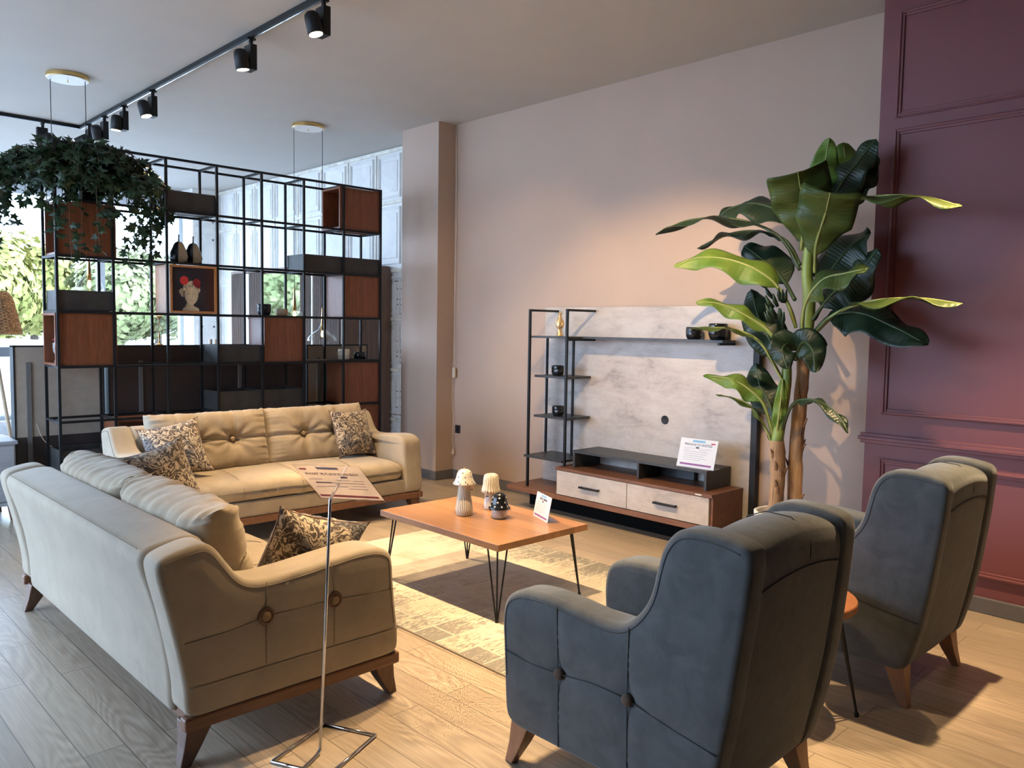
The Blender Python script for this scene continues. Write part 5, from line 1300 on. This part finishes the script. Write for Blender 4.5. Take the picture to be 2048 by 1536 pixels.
def mug(label, x, y, z, r, h, mat):
    t = thing('mug', label, 'mug', (x, y, z), radians(200))
    mesh('body', *lathe([(0, 0), (r*.9, 0), (r, h*.05), (r, h*.97), (r*.96, h), (r*.9, h*.97), (r*.88, h*.1), (0, h*.08)], n=32), mat, t, smooth=True)
    mesh('handle', *tube(crom([(r*.95, 0, h*.78), (r*1.45, 0, h*.75), (r*1.5, 0, h*.40), (r*.95, 0, h*.25)], 6), .006, 8), mat, t, smooth=True)
M_cmug = plain('cream_mug', (.66, .60, .48), .3)
bottom = single('shelf_board', *bx(SX[5]+.011, SX[7]-.011, SY0+.0105, SY1-.0105, SZ[4]+B/2, SZ[4]+B/2+.006), M_blackm, 'thin black shelf board carrying the two mugs, right of the cherry cube', 'shelf board', (4.14, 6.77, SZ[4]))
mug('cream mug on the right side of the shelf', 4.245, 6.75, SZ[4]+B/2+.0062, .056, .098, M_cmug)
mug('low black mug at the right end of the shelf', 4.425, 6.75, SZ[4]+B/2+.0062, .058, .066, M_gloss)
# ------------------------------------------------------------------ ivy
t = thing('ivy_plant', 'large dark trailing ivy on top of the left wooden cube', 'plant', (1.98, 6.77, SZ[1]+B/2+.002))
rnd = random.Random(12); V = []; F = []; stems = []
def ivyleaf(p, d, n_, s):
    d = d.normalized(); n_ = (n_-d*n_.dot(d)); n_ = n_.normalized() if n_.length > .01 else Vector((0, -1, 0)); sd = d.cross(n_)
    pts = [(0, 0, 0), (-.18, .42, 0), (.10, .28, 0), (.40, .52, -.08), (.42, .20, 0), (1.0, 0, -.12), (.42, -.20, 0), (.40, -.52, -.08), (.10, -.28, 0), (-.18, -.42, 0)]
    i0 = len(V)
    V.append(tuple(p+d*s*.3+n_*s*.06))
    for a, b, c in pts: V.append(tuple(p+d*a*s+sd*b*s+n_*c*s))
    m = len(pts)
    for k in range(m): F.append((i0, i0+1+k, i0+1+(k+1) % m))
def vine(P, dens=.035):
    C = crom(P, 6); stems.append(tube(C, .0022, 5)); L = 0
    for i in range(len(C)-1):
        seg = (C[i+1]-C[i]).length; k = max(1, int(seg/dens))
        for _ in range(k):
            q = C[i].lerp(C[i+1], rnd.random())
            dd = Vector((rnd.gauss(0, 1), rnd.gauss(0, 1)-.2, rnd.gauss(-.5, .6)))
            ivyleaf(q+dd.normalized()*.02, dd, Vector((rnd.gauss(0, .5), -1+rnd.gauss(0, .5), rnd.gauss(.4, .5))), rnd.uniform(.048, .080))
LZ = .0
for k in range(150):   # mound
    a = rnd.uniform(0, 2*pi); e = rnd.uniform(.25, 1.0); rx, ry = .60*e, .28*e
    tip = Vector((cos(a)*rx, sin(a)*ry-.04, .30*sqrt(max(0, 1-e*e))+rnd.uniform(.02, .16)))
    vine([(cos(a)*.03, sin(a)*.02, .01), (tip.x*.5, tip.y*.5, tip.z*.75+.08), tip, (tip.x*1.16, tip.y*1.18, tip.z-.08)], .040)
tr_ = [(-.68, -.10, -.12), (-.64, -.05, -.28), (-.72, -.02, .02), (-.60, .05, -.36), (.66, -.05, .16), (.60, -.1, -.05), (.42, -.2, -.42), (.24, -.26, -.34), (-.56, -.05, -.30), (-.50, .02, -.22), (-.58, -.1, -.10), (-.30, -.28, -.30), (-.12, -.28, -.42), (.05, -.28, -.22), (-.02, -.30, -.40), (.20, -.27, -.46), (.30, -.22, -.30), (.36, -.15, -.36), (.45, -.1, -.32), (.52, -.05, -.16), (.62, .0, .10), (.55, .1, -.22), (-.34, -.26, -.08),
       (-.24, -.26, -.16), (.10, -.28, -.12), (.40, -.2, -.1), (-.55, -.08, .02), (-.46, -.2, -.05), (.48, -.18, -.02), (.56, -.12, -.06), (-.20, -.28, -.50), (.33, -.2, -.20)]
for x, y, z in tr_:
    vine([(x*.3, y*.4, .12), (x*.75, y*.85, .20), (x*.98, y, .08), (x*1.0, y*1.02, z*.5), (x+rnd.uniform(-.03, .03), y, z)], .036)
mesh('foliage', V, F, M_ivy, t); mesh('stems', *J(*stems), plain('ivy_stem', (.10, .07, .045), .7), t)
# ------------------------------------------------------------------ backs of display units behind the shelf
def backunit(label, x0, x1, mat, y=7.03, ztop=1.302, low=.60, strips=(), name='display_unit', lowmat=None, depth=.10):
    t = thing(name, label, 'cabinet', ((x0+x1)/2, y+depth, 0))
    mesh('back_board', *bx(x0+.012, x1-.012, y, y+.018, low, ztop-.008), mat, t, world=True)
    mesh('frame', *J(bx(x0, x0+.012, y-.004, y+depth, 0, ztop), bx(x1-.012, x1, y-.004, y+depth, 0, ztop), bx(x0, x1, y-.004, y+depth, ztop-.008, ztop+.004)), M_blackm, t, world=True)
    mesh('lower_cabinet', *bx(x0+.012, x1-.012, y+.002, y+depth, .02, low), lowmat or M_backd, t, world=True)
    for xs_ in strips: mesh('wall_strip', *bx(xs_, xs_+.032, y-.012, y-.001, .25, 1.178), M_strip, t, world=True)
    return t
u = backunit('beige back board of a display unit at the left, behind the black shelf', 1.516, 2.160, M_backb, strips=(1.60,))
mesh('loose_wire', *tube(crom([(1.66, 7.015, .70), (1.72, 7.0, .55), (1.90, 6.99, .42), (2.02, 7.0, .30)], 8), .0025, 5), M_cord, u, world=True)
backunit('dark brown back board of a wide display unit behind the middle of the shelf', 2.190, 3.960, M_backd, strips=(2.43, 3.30))
backunit('beige back board of a display unit behind the right part of the shelf', 4.000, 4.700, M_backb, strips=(4.11,), depth=.06)
# bits standing on the dark unit
t = thing('candlestick', 'thin gold openwork candlestick on the dark display unit, against the window', 'candlestick', (2.625, 7.09, 1.3065))
mesh('base', *lathe([(0, 0), (.030, 0), (.028, .008), (.008, .018), (.006, .06), (.012, .075), (.006, .09), (.005, .115), (0, .115)], n=20), M_gold, t, smooth=True)
mesh('ring', *tube([(.028*cos(a*pi/10), 0, .143+.028*sin(a*pi/10)) for a in range(20)], .0035, 6, closed=True), M_gold, t, smooth=True)
mesh('cup', *lathe([(.004, .172), (.005, .215), (.024, .235), (.032, .245), (.026, .250), (0, .24)], n=20), M_gold, t, smooth=True)
for x, lab in ((3.075, 'small clear tumbler on the dark display unit, left of the pair'), (3.125, 'small clear tumbler on the dark display unit, right of the pair')):
    single('tumbler', *[(a) for a in lathe([(0, 0), (.014, 0), (.016, .05), (.014, .05), (.012, .004), (0, .004)], c=(x, 7.09, 1.3065), n=16)], M_glossw, lab, 'glass', (x, 7.09, 1.3065), 'tumblers')
# ------------------------------------------------------------------ slatted wardrobe with mirror
WX = 4.64
t = thing('wardrobe', 'tall brown wardrobe with slatted doors and a mirror behind the shelf', 'wardrobe', (4.95, 8.7, 0))
mesh('end_panel', *bx(WX, 5.255, 7.42, 7.445, 0, 2.155), M_ward, t, world=True, bevel=.002)
mesh('carcass', *J(bx(WX+.03, 5.255, 7.446, 10.06, .03, 2.13), bx(WX, 5.255, 7.446, 10.06, 2.131, 2.16)), M_ward, t, world=True)
def slats(y0, y1):
    d = mesh('slatted_door', *bx(WX+.012, WX+.029, y0, y1, .05, 2.125), M_ward, t, world=True)
    n = int((y1-y0)/.030); parts = []
    for k in range(n): parts.append(bx(WX-.004, WX+.012, y0+.006+k*.030, y0+.006+k*.030+.018, .05, 2.125))
    V, F = J(*parts); L = t.location; mesh('slats', [(a-L.x, b-L.y, c-L.z) for a, b, c in V], F, M_slat, d)
M_slat = wood('dark_slat', (.060, .036, .026), (.13, .08, .058), 'z', .7, .8)
slats(7.46, 8.02); slats(8.06, 8.30); slats(9.20, 9.56); slats(9.66, 10.05)
mir = mesh('mirror_door', *bx(WX+.006, WX+.028, 8.31, 9.19, .05, 2.10), M_mirror, t, world=True)
mesh('door_gap_strip', *bx(WX, WX+.028, 9.565, 9.655, .05, 2.12), M_white, t, world=True)
mesh('door_gap_strip', *bx(WX, WX+.028, 8.025, 8.055, .05, 2.12), M_white, t, world=True)
# ------------------------------------------------------------------ dresser and rattan lamp at the left edge
t = thing('dresser', 'grey-white wooden dresser with slim legs at the left edge, beside the sofa', 'dresser', (1.17, 7.10, 0))
mesh('body', *bx(-.33, .31, -.24, .20, .145, .575), M_dress, t, bevel=.003)
mesh('top', *bx(-.345, .325, -.255, .21, .577, .603), M_dress, t, bevel=.003)
mesh('bottom_board', *bx(-.345, .325, -.255, .21, .118, .143), M_dress, t, bevel=.003)
for i in range(2): mesh('drawer', *bx(-.32, .30, -.246, -.2405, .155+.21*i, .355+.21*i), M_dress, t, bevel=.001)
for x in (-.29, .27):
    for y in (-.2, .16): mesh('leg', *tube([(x, y, .118), (x+.012*(1 if x > 0 else -1), y-.006, 0)], [.016, .009], 10), M_cord if x < 0 else M_leg, t)
t = thing('floor_lamp', 'floor lamp with a woven rattan shade on wooden legs at the left edge', 'lamp', (1.50, 7.75, 0))
rr_ = [(.115, .355-.0), (.150, .34), (.175, .30), (.20, .20), (.222, .10), (.240, .0)]
V = []; F = []
def ringr(z):
    for (a, za), (b, zb) in zip(rr_[:-1], rr_[1:]):
        if zb <= z <= za: return a+(b-a)*(za-z)/(za-zb+1e-9)
    return rr_[0][0]
parts = []
for k in range(30):
    z = .345*k/29; r = ringr(z); parts.append(tube([(r*(1+.012*(-1)**(q+k))*cos(q*2*pi/48), r*(1+.012*(-1)**(q+k))*sin(q*2*pi/48), z) for q in range(48)], .0042, 4, closed=True))
for q in range(40):
    a = q*2*pi/40; parts.append(tube([(ringr(z)*cos(a), ringr(z)*sin(a), z) for z in (0, .1, .2, .3, .345)], .0035, 4))
s = mesh('shade', *J(*parts), M_rattan, t, loc=(0, 0, 1.385))
mesh('shade_liner', *lathe([(.105, .34), (.165, .29), (.21, .10), (.228, 0.01)][::-1], n=40), plain('linen_liner', (.62, .45, .28), .9), s)
s2 = s.children[0]; bm = bmesh.new(); bm.from_mesh(s2.data); bmesh.ops.delete(bm, geom=[f for f in bm.faces if len(f.verts) > 4], context='FACES_ONLY'); bm.to_mesh(s2.data); bm.free()
for k in range(3):
    a = radians(20+120*k); mesh('leg', *tube([(.02*cos(a), .02*sin(a), 1.37), (.06*cos(a), .06*sin(a), 1.18), (.24*cos(a), .24*sin(a), .0)], [.014, .017, .012], 10), M_cord, t, smooth=True)
mesh('lamp_holder', *tube([(0, 0, 1.36), (0, 0, 1.48)], .018, 10), M_black, t)
t = thing('wicker_chair', 'pale wicker chair back partly visible at the left edge behind the dresser', 'chair', (1.20, 7.75, 0))
parts = [tube(crom([(-.2, 0, .45), (-.22, .05, .75), (-.12, .08, 1.0), (.05, .08, 1.05), (.18, .05, .9), (.2, 0, .45)], 6), .022, 8)]
mesh('back_hoop', *J(*parts), M_rattan, t, smooth=True)
mesh('seat', *rbox(-.24, .24, -.42, .02, .40, .46, .02, 6), M_rattan, t, smooth=True)
for x in (-.2, .2):
    for y in (-.38, 0): mesh('leg', *tube([(x, y, .41), (x*1.1, y, 0)], .014, 8), M_cord, t)
